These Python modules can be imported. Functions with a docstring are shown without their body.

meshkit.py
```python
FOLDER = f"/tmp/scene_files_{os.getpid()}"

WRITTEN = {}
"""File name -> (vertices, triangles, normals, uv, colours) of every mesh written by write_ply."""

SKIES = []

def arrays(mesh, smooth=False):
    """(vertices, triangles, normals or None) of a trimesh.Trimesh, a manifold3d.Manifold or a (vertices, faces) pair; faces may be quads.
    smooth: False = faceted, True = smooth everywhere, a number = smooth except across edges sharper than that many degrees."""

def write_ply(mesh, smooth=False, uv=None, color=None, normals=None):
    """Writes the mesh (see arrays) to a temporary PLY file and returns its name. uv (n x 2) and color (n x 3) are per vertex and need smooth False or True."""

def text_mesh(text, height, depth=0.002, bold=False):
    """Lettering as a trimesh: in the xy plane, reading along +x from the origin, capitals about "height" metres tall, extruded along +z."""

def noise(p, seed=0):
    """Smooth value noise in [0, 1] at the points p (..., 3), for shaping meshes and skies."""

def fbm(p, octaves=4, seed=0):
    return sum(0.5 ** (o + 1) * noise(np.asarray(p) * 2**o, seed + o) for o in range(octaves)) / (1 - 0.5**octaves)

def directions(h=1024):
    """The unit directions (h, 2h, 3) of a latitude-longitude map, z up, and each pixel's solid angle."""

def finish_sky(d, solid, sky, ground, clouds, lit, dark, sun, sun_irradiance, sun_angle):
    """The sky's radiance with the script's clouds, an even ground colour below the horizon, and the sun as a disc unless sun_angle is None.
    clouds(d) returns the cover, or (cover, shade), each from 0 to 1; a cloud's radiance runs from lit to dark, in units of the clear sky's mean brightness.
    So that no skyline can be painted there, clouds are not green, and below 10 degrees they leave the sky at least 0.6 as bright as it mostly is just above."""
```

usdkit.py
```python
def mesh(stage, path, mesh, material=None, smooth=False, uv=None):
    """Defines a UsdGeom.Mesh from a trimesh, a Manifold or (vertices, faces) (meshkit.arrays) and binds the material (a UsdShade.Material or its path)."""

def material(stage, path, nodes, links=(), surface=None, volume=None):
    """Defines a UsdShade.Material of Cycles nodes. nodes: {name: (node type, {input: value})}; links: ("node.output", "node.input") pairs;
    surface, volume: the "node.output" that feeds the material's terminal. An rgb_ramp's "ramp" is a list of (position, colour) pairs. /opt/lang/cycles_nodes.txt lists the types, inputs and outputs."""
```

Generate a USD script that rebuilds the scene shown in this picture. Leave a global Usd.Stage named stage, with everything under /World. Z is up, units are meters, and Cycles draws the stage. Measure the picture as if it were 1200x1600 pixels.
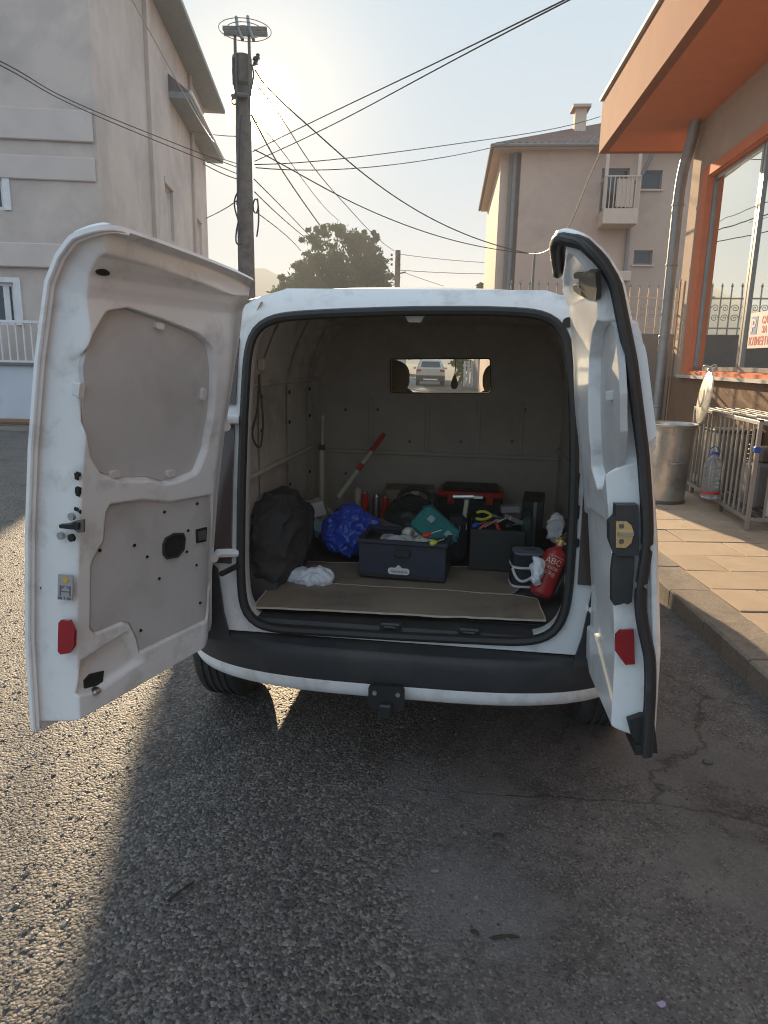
import math, random, numpy as np, trimesh, usdkit, meshkit, shapely
import manifold3d as m3
from shapely.geometry import Polygon, Point, LineString, box as sbox
from pxr import Usd, UsdGeom, UsdLux, UsdShade, Sdf, Gf, Vt
random.seed(7); RNG = np.random.default_rng(11)

stage = Usd.Stage.CreateInMemory()
UsdGeom.SetStageUpAxis(stage, UsdGeom.Tokens.z); UsdGeom.SetStageMetersPerUnit(stage, 1.0)
UsdGeom.Xform.Define(stage, '/World'); UsdGeom.Scope.Define(stage, '/World/Looks')

# ------------------------------------------------------------------ camera, sky, sun, exposure
CAM_H, PITCH, ROLL, FPX = 1.5, math.radians(12.4), 0.0205, 1085.0
EXPOSURE = 1.32
HAZE = 0.0021
SUN_EL, SUN_AZ = math.radians(17.55), math.radians(-9.7)          # azimuth = atan2(x, y)
SUN_STRENGTH, SKY_STRENGTH = 1.25, 0.10
SKY_GAMMA, SKY_GAIN, VEIL = 0.42, 0.05, (1.85, 2.55, 3.2)                                   # hazy air: the sky's range is compressed evenly all over
eye = np.array([0, 0, CAM_H])
_r = np.array([1., 0, 0]); _u = np.array([0, math.sin(PITCH), math.cos(PITCH)]); FW = np.array([0, math.cos(PITCH), -math.sin(PITCH)])
RT = math.cos(ROLL) * _r + math.sin(ROLL) * _u; UP = math.cos(ROLL) * _u - math.sin(ROLL) * _r
cam = UsdGeom.Camera.Define(stage, '/World/camera')
cam.CreateFocalLengthAttr(FPX / 1200 * 36.0); cam.CreateHorizontalApertureAttr(36.0); cam.CreateVerticalApertureAttr(48.0)
cam.CreateClippingRangeAttr(Gf.Vec2f(0.05, 5000)); cam.CreateExposureAttr(EXPOSURE)
cam.AddTransformOp().Set(Gf.Matrix4d(*[float(x) for x in np.array([[*RT, 0], [*UP, 0], [*(-FW), 0], [*eye, 1]]).ravel()]))

SUN_DIR = np.array([math.cos(SUN_EL) * math.sin(SUN_AZ), math.cos(SUN_EL) * math.cos(SUN_AZ), math.sin(SUN_EL)])
sun = UsdLux.DistantLight.Define(stage, '/World/sun')
sun.CreateIntensityAttr(SUN_STRENGTH); sun.CreateAngleAttr(0.5); sun.CreateNormalizeAttr(True); sun.CreateColorAttr(Gf.Vec3f(1.0, 0.76, 0.48))
_z = SUN_DIR; _x = np.cross([0, 0, 1.], _z); _x /= np.linalg.norm(_x); _y = np.cross(_z, _x)
sun.AddTransformOp().Set(Gf.Matrix4d(*[float(x) for x in np.array([[*_x, 0], [*_y, 0], [*_z, 0], [0, 0, 0, 1]]).ravel()]))
sky = UsdLux.DomeLight.Define(stage, '/World/sky')
skym = usdkit.material(stage, '/World/Looks/sky_air', {
    'tc': ('texture_coordinate', {}),
    's': ('sky_texture', {'sky_type': 'single_scattering', 'sun_disc': False, 'sun_elevation': SUN_EL, 'sun_rotation': SUN_AZ,
                          'air_density': 1.2, 'aerosol_density': 1.6, 'ozone_density': 1.6, 'altitude': 300.0}),
    'nrm': ('vector_math', {'math_type': 'normalize'}),
    'dot': ('vector_math', {'math_type': 'dot_product', 'vector2': tuple(SUN_DIR)}),
    'cl': ('math', {'math_type': 'maximum', 'value2': 0.0}),
    'p1': ('math', {'math_type': 'power', 'value2': 120.0}), 'm1': ('math', {'math_type': 'multiply', 'value2': 2.4}),
    'p2': ('math', {'math_type': 'power', 'value2': 6000.0}), 'm2': ('math', {'math_type': 'multiply', 'value2': 500.0}),
    'ad': ('math', {'math_type': 'add'}),
    'gl': ('vector_math', {'math_type': 'scale', 'vector1': (1.0, 0.66, 0.28)}),
    'sum': ('vector_math', {'math_type': 'add'}), 'veil': ('vector_math', {'math_type': 'add', 'vector2': VEIL}),
    'gm': ('gamma', {'gamma': SKY_GAMMA}), 'sc': ('vector_math', {'math_type': 'scale', 'scale': SKY_GAIN}),
    'bg': ('background_shader', {'strength': SKY_STRENGTH}),
}, [('tc.generated', 'nrm.vector1'), ('nrm.vector', 'dot.vector1'), ('dot.value', 'cl.value1'), ('cl.value', 'p1.value1'), ('cl.value', 'p2.value1'),
    ('p1.value', 'm1.value1'), ('p2.value', 'm2.value1'), ('m1.value', 'ad.value1'), ('m2.value', 'ad.value2'), ('ad.value', 'gl.scale'),
    ('gl.vector', 'sum.vector1'), ('s.color', 'gm.color'), ('gm.color', 'sc.vector1'), ('sc.vector', 'sum.vector2'), ('sum.vector', 'veil.vector1'), ('veil.vector', 'bg.color')], surface='bg.background')
UsdShade.MaterialBindingAPI.Apply(sky.GetPrim()).Bind(skym)
sky.GetPrim().SetCustomDataByKey('kind', 'structure')

# ------------------------------------------------------------------ helpers: pixels of the 1200 x 1600 picture to points
def ray(x, y): return FW + (x - 600) / FPX * RT + (800 - y) / FPX * UP
def at_z(x, y, z=0.0): d = ray(x, y); return eye + d * (z - CAM_H) / d[2]
def at_y(x, y, Y): d = ray(x, y); return eye + d * Y / d[1]
def on_plane(x, y, p0, n): d = ray(x, y); return eye + d * (((np.asarray(p0) - eye) @ n) / (d @ n))

# ------------------------------------------------------------------ helpers: prims
USED = {}
def numbered(path):
    k = USED.get(path, -1) + 1; USED[path] = k
    return path if k == 0 else f'{path}_{k:03d}'
def tag(p, label=None, cat=None, group=None, kind=None):
    for k, v in (('label', label), ('category', cat), ('group', group), ('kind', kind)):
        if v: p.SetCustomDataByKey(k, v)
    return p
def thing(name, label, cat, loc=(0, 0, 0), rz=0.0, group=None):
    x = UsdGeom.Xform.Define(stage, numbered('/World/' + name))
    x.AddTranslateOp().Set(Gf.Vec3d(*map(float, loc))); x.AddRotateZOp().Set(float(math.degrees(rz)))
    return tag(x.GetPrim(), label, cat, group)
def obj(name, mesh, mat, parent=None, smooth=30, label=None, kind=None):
    base = str(parent.GetPath()) if parent is not None else '/World'
    m = usdkit.mesh(stage, numbered(f'{base}/{name}'), mesh, mat, smooth)
    return tag(m.GetPrim(), label=label, kind=kind)
def struct(name, mesh, mat, parent=None, smooth=False): 
    return obj(name, mesh, mat, parent, smooth, kind='structure' if parent is None else None)
def solo(name, mesh, mat, label, cat, group=None, smooth=30, kind=None):
    return tag(obj(name, mesh, mat, None, smooth), label, cat, group, kind)
def copy_of(src, name, label, cat, loc, rz, group=None):
    x = UsdGeom.Xform.Define(stage, numbered('/World/' + name))
    x.GetPrim().GetReferences().AddInternalReference(src.GetPath())
    UsdGeom.Xformable(x).ClearXformOpOrder()
    o = x.GetPrim(); xf = UsdGeom.Xformable(x)
    xf.MakeMatrixXform().Set(Gf.Matrix4d().SetRotate(Gf.Rotation(Gf.Vec3d(0, 0, 1), math.degrees(rz))) * Gf.Matrix4d().SetTranslate(Gf.Vec3d(*map(float, loc))))
    o.SetInstanceable(True)
    return tag(o, label, cat, group)

# ------------------------------------------------------------------ helpers: shapes
cat = trimesh.util.concatenate
def tm(v, f): return trimesh.Trimesh(np.asarray(v, float), np.asarray(f), process=False)
def box(sx, sy, sz, c=(0, 0, 0), b=0.0, rz=0.0):
    "chamfered box, centred on c"
    if b <= 0: m = trimesh.creation.box((sx, sy, sz))
    else:
        b = min(b, .45 * min(sx, sy, sz)); P = []
        for i in (-1, 1):
            for j in (-1, 1):
                for k in (-1, 1):
                    x, y, z = i * sx / 2, j * sy / 2, k * sz / 2
                    P += [(x - i * b, y - j * b, z), (x - i * b, y, z - k * b), (x, y - j * b, z - k * b)]
        m = trimesh.convex.convex_hull(np.array(P))
    if rz: m.apply_transform(trimesh.transformations.rotation_matrix(rz, (0, 0, 1)))
    m.apply_translation(c); return m
def creased(m, amp, freq, seed=0):
    n = np.array(m.vertex_normals); m = m.copy(); p = np.array(m.vertices) * freq + 31
    f = 1 - 2 * abs(meshkit.noise(p + 1.7 * meshkit.noise(p * .6, seed + 1)[:, None], seed) - .5); m.vertices = np.array(m.vertices) + n * ((f ** 3 - .4) * amp)[:, None]; return m
def bb(x0, x1, y0, y1, z0, z1, b=0.0): return box(x1 - x0, y1 - y0, z1 - z0, ((x0 + x1) / 2, (y0 + y1) / 2, (z0 + z1) / 2), b)
def grid_faces(n, m, close=False):
    i, j = np.meshgrid(np.arange(n - 1), np.arange(m if close else m - 1), indexing='ij'); j2 = (j + 1) % m
    q = np.stack([i * m + j, i * m + j2, (i + 1) * m + j2, (i + 1) * m + j], -1).reshape(-1, 4)
    return np.vstack([q[:, [0, 1, 2]], q[:, [0, 2, 3]]])
def grid(P, close=False):
    P = np.asarray(P, float); n, m = P.shape[:2]
    return tm(P.reshape(-1, 3), grid_faces(n, m, close))
def tube(path, r, sides=8, caps=True):
    p = np.asarray(path, float); t = np.gradient(p, axis=0); t /= np.linalg.norm(t, axis=1, keepdims=True) + 1e-12
    ref = np.array([0, 0, 1.]) if abs(t[:, 2]).mean() < .8 else np.array([1., 0, 0])
    a = np.cross(t, ref); a /= np.linalg.norm(a, axis=1, keepdims=True) + 1e-12; b = np.cross(t, a)
    an = np.arange(sides) * 2 * np.pi / sides; rr = np.broadcast_to(r, (len(p),))[:, None, None]
    V = (p[:, None] + rr * (np.cos(an)[None, :, None] * a[:, None] + np.sin(an)[None, :, None] * b[:, None])).reshape(-1, 3)
    F = grid_faces(len(p), sides, True)
    if caps:
        V = np.vstack([V, p[:1], p[-1:]]); k = len(V); n = len(p)
        c0 = [(k - 2, (j + 1) % sides, j) for j in range(sides)]; c1 = [(k - 1, (n - 1) * sides + j, (n - 1) * sides + (j + 1) % sides) for j in range(sides)]
        F = np.vstack([F, c0, c1])
    m = tm(V, F); m.fix_normals(); return m
def cyl(p0, p1, r, sides=16): return tube([p0, p1], r, sides)
def spline(pts, n=24):
    from scipy.interpolate import CubicSpline, make_interp_spline
    p = np.asarray(pts, float); d = np.r_[0, np.cumsum(np.linalg.norm(np.diff(p, axis=0), axis=1))]
    if len(p) == 2: return p[0] + (p[1] - p[0]) * np.linspace(0, 1, n)[:, None]
    return CubicSpline(d, p)(np.linspace(0, d[-1], n))
def bend(pts, n=60, k=5):
    p = np.asarray(pts, float); d = np.r_[0, np.cumsum(np.linalg.norm(np.diff(p, axis=0), axis=1))]; t = np.linspace(0, d[-1], n); q = np.stack([np.interp(t, d, c) for c in p.T], 1)
    for _ in range(k): q[1:-1] = (q[:-2] + q[1:-1] * 2 + q[2:]) / 4
    return q
def lathe(prof, sides=32, c=(0, 0, 0)):
    an = np.arange(sides) * 2 * np.pi / sides; pr = np.asarray(prof, float)
    P = np.stack([pr[:, :1] * np.cos(an), pr[:, :1] * np.sin(an), np.repeat(pr[:, 1:2], sides, 1)], -1) + np.asarray(c)
    return grid(P, True)
def extrude(poly, h, map3=None):
    "polygon in 2-D, thickness h along +third; map3 turns (a, b, c) into 3-D points"
    ms = [trimesh.creation.extrude_polygon(g, h, engine='earcut') for g in getattr(poly, 'geoms', [poly]) if g.area > 1e-9]
    m = cat(ms)
    if map3 is not None:
        m.vertices = map3(m.vertices); m.fix_normals()
    return m
def rpoly(x0, x1, y0, y1, r): return sbox(x0 + r, y0 + r, x1 - r, y1 - r).buffer(r, quad_segs=5)
def hull(pts): return trimesh.convex.convex_hull(np.asarray(pts, float))
def moved(m, loc=(0, 0, 0), rx=0, ry=0, rz=0):
    m = m.copy(); T = trimesh.transformations.euler_matrix(rx, ry, rz); T[:3, 3] = loc; m.apply_transform(T); return m
def lump(m, amp, freq, seed=0):
    n = np.array(m.vertex_normals); m = m.copy()
    m.vertices = np.array(m.vertices) + n * ((meshkit.fbm(np.array(m.vertices) * freq + 50, 4, seed) - .5) * 2 * amp)[:, None]; return m

# ------------------------------------------------------------------ materials
def mat(name, col, rough=0.5, metal=0.0, var=0.12, scale=6.0, bump=0.0, bscale=60.0, dirt=None, dscale=2.0, dlo=.5, dhi=.75, coat=0.0, spec=0.5, rnd=0.0, **kw):
    """colour with fine variation, optional dirt colour in irregular patches, optional fine bump"""
    N = {'g': ('geometry', {}), 'n': ('noise_texture', {'scale': scale, 'detail': 5.0, 'roughness': .6}),
         'r': ('rgb_ramp', {'ramp': [(0.25, tuple(c * (1 - var) for c in col)), (0.75, tuple(min(c * (1 + var), 1) for c in col))]}),
         'p': ('principled_bsdf', {'roughness': rough, 'metallic': metal, 'coat_weight': coat, 'coat_roughness': .08, 'specular_ior_level': spec, **kw})}
    L = [('g.position', 'n.vector'), ('n.fac', 'r.fac')]; out = 'r.color'
    if rnd:
        N['oi'] = ('object_info', {}); N['rm'] = ('map_range', {'from_min': 0., 'from_max': 1., 'to_min': 1 - rnd, 'to_max': 1 + rnd})
        N['rs'] = ('vector_math', {'math_type': 'scale'}); L += [('oi.random', 'rm.value'), (out, 'rs.vector1'), ('rm.result', 'rs.scale')]; out = 'rs.vector'
    if dirt is not None:
        N['dn'] = ('noise_texture', {'scale': dscale, 'detail': 6.0, 'roughness': .65, 'distortion': .3})
        N['dm'] = ('map_range', {'from_min': dlo, 'from_max': dhi, 'to_min': 0., 'to_max': 1., 'clamp': True})
        N['dx'] = ('mix_color', {'b': dirt}); L += [('g.position', 'dn.vector'), ('dn.fac', 'dm.value'), ('dm.result', 'dx.fac'), (out, 'dx.a')]; out = 'dx.result'
    L.append((out, 'p.base_color'))
    if bump:
        N['bn'] = ('noise_texture', {'scale': bscale, 'detail': 4.0}); N['b'] = ('bump', {'strength': 1.0, 'distance': bump})
        L += [('g.position', 'bn.vector'), ('bn.fac', 'b.height'), ('b.normal', 'p.normal')]
    return usdkit.material(stage, '/World/Looks/' + name, N, L, surface='p.BSDF')

M = {}
M['paint'] = mat('white_car_paint', (.82, .82, .82), .32, coat=.3, var=.03, dirt=(.52, .50, .47), dscale=9., dlo=.52, dhi=.8)
M['board'] = mat('painted_board', (.58, .575, .575), .5, var=.05, scale=3, dirt=(.44, .43, .42), dscale=4, dlo=.45, dhi=.75)
M['rubber'] = mat('black_rubber', (.022, .022, .022), .55, bump=.0006, bscale=200)
M['plastic'] = mat('black_plastic', (.030, .031, .034), .50, var=.2, bump=.0004, bscale=500, dirt=(.07, .065, .06), dscale=5, dlo=.5, dhi=.8)
M['gloss_black'] = mat('gloss_black', (.02, .02, .02), .25)
M['hole'] = mat('dark_void', (.015, .015, .015), .9)
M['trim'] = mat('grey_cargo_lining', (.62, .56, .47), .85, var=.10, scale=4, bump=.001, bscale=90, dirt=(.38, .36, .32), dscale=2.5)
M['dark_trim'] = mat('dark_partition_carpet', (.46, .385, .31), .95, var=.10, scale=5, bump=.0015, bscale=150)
M['mat'] = mat('dark_floor_mat', (.045, .045, .048), .7, var=.2, bump=.001, bscale=120, dirt=(.10, .095, .085), dscale=4)
M['card'] = mat('brown_cardboard', (.27, .21, .155), .85, var=.15, scale=4, dirt=(.15, .12, .10), dscale=2.8, dlo=.52, dhi=.7, bump=.0008, bscale=40)
M['card_edge'] = mat('torn_cardboard_edge', (.55, .45, .36), .9, var=.2, scale=30)
M['red_lamp'] = mat('red_reflector', (.27, .010, .014), .18, coat=.6, var=.1, emission_strength=0.0)
M['lamp_gap_shade'] = mat('dark_lamp_and_gap_shade', (.055, .038, .032), .25, coat=.4)
M['steel'] = mat('bare_steel', (.55, .53, .50), .35, 1.0, var=.15, scale=30)
M['brass'] = mat('brass_latch_plate', (.80, .58, .28), .38, .85, var=.15, scale=60, dirt=(.3, .2, .1), dscale=60)
M['galv'] = mat('galvanised_sheet', (.56, .55, .52), .34, .9, var=.18, scale=7, bump=.0012, bscale=9, dirt=(.35, .32, .28), dscale=6)
M['alu'] = mat('aluminium_profile', (.42, .41, .395), .45, .85, var=.08)
M['alu_dark'] = mat('weathered_bracket_steel', (.16, .15, .14), .5, .6, var=.2)
M['tyre'] = mat('tyre_rubber', (.028, .027, .026), .8, var=.25, scale=20, dirt=(.07, .065, .06), dscale=9)
M['clip'] = mat('white_clip', (.70, .69, .66), .35)
M['cloth'] = mat('white_cloth', (.74, .76, .82), .9, var=.06, scale=18, bump=.001, bscale=150)
M['blue_bag'] = mat('blue_plastic_bag', (.035, .075, .42), .24, var=.3, scale=9, coat=.3, bump=.004, bscale=28)
M['clear_bag'] = mat('clear_crumpled_film', (.50, .50, .50), .2, var=.2, bump=.004, bscale=40, alpha=.75)
M['glove'] = mat('dirty_work_glove', (.62, .56, .46), .9, var=.2, scale=25, dirt=(.12, .09, .07), dscale=14, dlo=.52, dhi=.62)
M['tool_blue'] = mat('dark_blue_toolbox', (.030, .032, .050), .5, var=.2, bump=.0004, bscale=300)
M['label'] = mat('white_label', (.72, .71, .69), .5, var=.04)
M['ink'] = mat('grey_ink', (.12, .12, .13), .6)
M['teal'] = mat('teal_plastic', (.03, .19, .18), .42, var=.2)
M['teal_pale'] = mat('pale_teal_print', (.32, .45, .43), .6, var=.15)
M['white_box'] = mat('white_carton', (.62, .60, .56), .7, var=.06)
M['black_box'] = mat('black_case_plastic', (.022, .024, .023), .45, var=.2)
M['red_plastic'] = mat('red_plastic', (.50, .035, .025), .4, var=.12)
M['red_paint'] = mat('extinguisher_red', (.40, .022, .028), .4, coat=.2, var=.08)
M['cream_print'] = mat('cream_print', (.70, .58, .45), .6)
M['yellow_pl'] = mat('yellow_green_handle', (.55, .55, .06), .4)
M['pole_wood'] = mat('pale_pole', (.55, .50, .38), .5, var=.12)
M['grey_fab'] = mat('grey_zip_bag', (.17, .19, .22), .8, var=.12, bump=.0006, bscale=300)
M['navy_fab'] = mat('navy_bag', (.018, .020, .030), .75)
M['sackcloth'] = mat('dark_sack_fabric', (.045, .043, .042), .85, var=.2, bump=.0012, bscale=160)
M['seat'] = mat('dark_seat_fabric', (.075, .07, .065), .9)
M['glass'] = usdkit.material(stage, '/World/Looks/window_glass', {'t': ('transparent_bsdf', {'color': (.86, .90, .89)}), 'g': ('glossy_bsdf', {'roughness': .01, 'color': (1, 1, 1)}),
    'f': ('layer_weight', {'blend': .5}), 'pw': ('math', {'math_type': 'power', 'value2': 3.5}), 'ma': ('math', {'math_type': 'multiply_add', 'value2': .7, 'value3': .04}), 'm': ('mix_closure', {})},
    [('f.facing', 'pw.value1'), ('pw.value', 'ma.value1'), ('ma.value', 'm.fac'), ('t.BSDF', 'm.closure1'), ('g.BSDF', 'm.closure2')], surface='m.closure')
M['shop_glass'] = usdkit.material(stage, '/World/Looks/mirrored_shop_glass', {'t': ('principled_bsdf', {'base_color': (.018, .02, .018), 'roughness': .08}), 'g': ('glossy_bsdf', {'roughness': .012, 'color': (.92, .95, .92)}),
    'gm': ('geometry', {}), 'n': ('noise_texture', {'scale': .9, 'detail': 2.}), 'b': ('bump', {'distance': .004, 'strength': .5}),
    'f': ('layer_weight', {'blend': .5}), 'ma': ('math', {'math_type': 'multiply_add', 'value2': .38, 'value3': .52}), 'm': ('mix_closure', {})}, [('gm.position', 'n.vector'), ('n.fac', 'b.height'), ('b.normal', 'g.normal'), ('f.facing', 'ma.value1'), ('ma.value', 'm.fac'), ('t.BSDF', 'm.closure1'), ('g.BSDF', 'm.closure2')], surface='m.closure')
M['dark_glass'] = mat('dark_window_glass', (.030, .036, .045), .06, var=.1, spec=.7)
M['pvc'] = mat('clear_pvc', (.75, .78, .80), .12, var=.03, transmission_weight=.85, ior=1.35)
M['blue_pl'] = mat('blue_plastic', (.02, .09, .42), .35)
M['house_l'] = mat('pale_pink_render', (.60, .495, .44), .9, var=.07, scale=1.3, bump=.002, bscale=70, dirt=(.44, .365, .33), dscale=.55, dlo=.45, dhi=.7)
M['house_l2'] = mat('dusty_pink_band', (.60, .50, .455), .9, var=.08, scale=2)
M['low_wall'] = mat('whitewashed_wall', (.56, .58, .63), .85, var=.06, scale=1.5, bump=.003, bscale=25, dirt=(.42, .42, .44), dscale=1.1)
M['white_metal'] = mat('white_painted_rail', (.70, .68, .68), .45)
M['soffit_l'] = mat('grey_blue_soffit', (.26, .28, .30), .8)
M['roof_l'] = mat('dark_roof_sheet', (.15, .13, .13), .7)
M['house_r'] = mat('peach_render', (.56, .395, .315), .9, var=.05, scale=1.0, bump=.002, bscale=50, dirt=(.46, .33, .27), dscale=.7)
M['house_r2'] = mat('pale_peach_trim', (.64, .48, .38), .9, var=.05)
M['grey_pl'] = mat('grey_recess', (.24, .22, .22), .85)
M['tile_r'] = mat('brown_roof_tiles', (.17, .095, .075), .75, var=.3, scale=5)
M['shop_wall'] = mat('tan_render', (.46, .345, .275), .92, var=.06, scale=2, bump=.003, bscale=60, dirt=(.36, .26, .20), dscale=.9, dlo=.5, dhi=.8)
M['shop_fascia'] = mat('salmon_render', (.29, .105, .058), .9, var=.08, scale=2, bump=.0035, bscale=50, dirt=(.22, .10, .066), dscale=1.1, dlo=.5, dhi=.8)
M['shop_orange'] = mat('orange_red_render', (.66, .20, .10), .85, var=.06, scale=3, bump=.001, bscale=60)
M['plinth'] = mat('brown_plinth', (.22, .125, .075), .9, var=.1, scale=4, bump=.003, bscale=70)
M['sill'] = mat('pale_stone_sill', (.52, .48, .43), .7, var=.12, scale=20)
M['frame'] = mat('anodised_window_frame', (.30, .29, .28), .4, .6)
M['pipe'] = mat('grey_zinc_pipe', (.30, .29, .285), .45, .55, var=.15, scale=6)
M['copper'] = mat('copper_cable', (.42, .24, .14), .5)
M['fence_wall'] = mat('grey_concrete_wall', (.16, .16, .165), .9, var=.12, scale=3, bump=.003, bscale=40)
M['iron'] = mat('silver_painted_iron', (.34, .335, .33), .4, .6, var=.15)
M['concrete_pole'] = mat('concrete_pole', (.165, .135, .115), .92, var=.3, scale=9, bump=.006, bscale=30, dirt=(.09, .075, .065), dscale=3)
M['wire'] = mat('cable_sheath', (.05, .05, .052), .6)
M['pale_wire'] = mat('pale_cable', (.45, .42, .38), .5)
M['hill'] = mat('wooded_hill', (.07, .085, .075), 1.0, var=.3, scale=.03)
M['bark'] = mat('bark', (.10, .08, .06), .95, var=.3, scale=12)
def leafmat(name, a, b):
    return usdkit.material(stage, '/World/Looks/' + name, {'oi': ('geometry', {}), 'r': ('rgb_ramp', {'ramp': [(0., a), (1., b)]}), 'd': ('principled_bsdf', {'roughness': .6}),
        't': ('translucent_bsdf', {}), 'm': ('mix_closure', {'fac': .35})}, [('oi.random_per_island', 'r.fac'), ('r.color', 'd.base_color'), ('r.color', 't.color'), ('d.BSDF', 'm.closure1'), ('t.BSDF', 'm.closure2')], surface='m.closure')
M['leaf'] = leafmat('broad_leaves', (.04, .085, .035), (.10, .16, .065))
M['leaf_dark'] = leafmat('conifer_leaves', (.02, .04, .025), (.045, .065, .035))
M['leaf_yel'] = leafmat('yellow_green_leaves', (.16, .20, .05), (.26, .27, .08))
M['far_car'] = mat('silver_car_paint', (.42, .41, .40), .3, .3, coat=.4, var=.03)
M['red_pl'] = M['red_plastic']
M['poster'] = mat('pale_poster', (.66, .56, .52), .6, var=.05)
M['poster_red'] = mat('poster_red_ink', (.60, .10, .06), .6)
M['poster_blue'] = mat('poster_blue_ink', (.10, .14, .36), .6)
M['paver'] = mat('beige_paving_slab', (.47, .37, .275), .85, var=.10, scale=4, bump=.0018, bscale=120, dirt=(.35, .275, .205), dscale=2.2, dlo=.5, dhi=.8, rnd=.09)
M['kerb'] = mat('grainy_kerb_concrete', (.27, .235, .20), .95, var=.3, scale=70, bump=.004, bscale=110, dirt=(.14, .13, .12), dscale=3, rnd=.08)
M['soil'] = mat('joint_sand', (.085, .075, .065), .95, var=.2, scale=30)
M['petal'] = mat('lilac_petal', (.50, .38, .62), .6)
M['twig'] = mat('dry_twig', (.045, .035, .03), .9)
M['stone'] = usdkit.material(stage, '/World/Looks/road_chippings', {'oi': ('object_info', {}), 'r': ('rgb_ramp', {'ramp': [(0., (.05, .048, .05)), (.6, (.13, .125, .125)), (1., (.27, .26, .25))]}),
    'p': ('principled_bsdf', {'roughness': .5})}, [('oi.random', 'r.fac'), ('r.color', 'p.base_color')], surface='p.BSDF')

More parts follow.
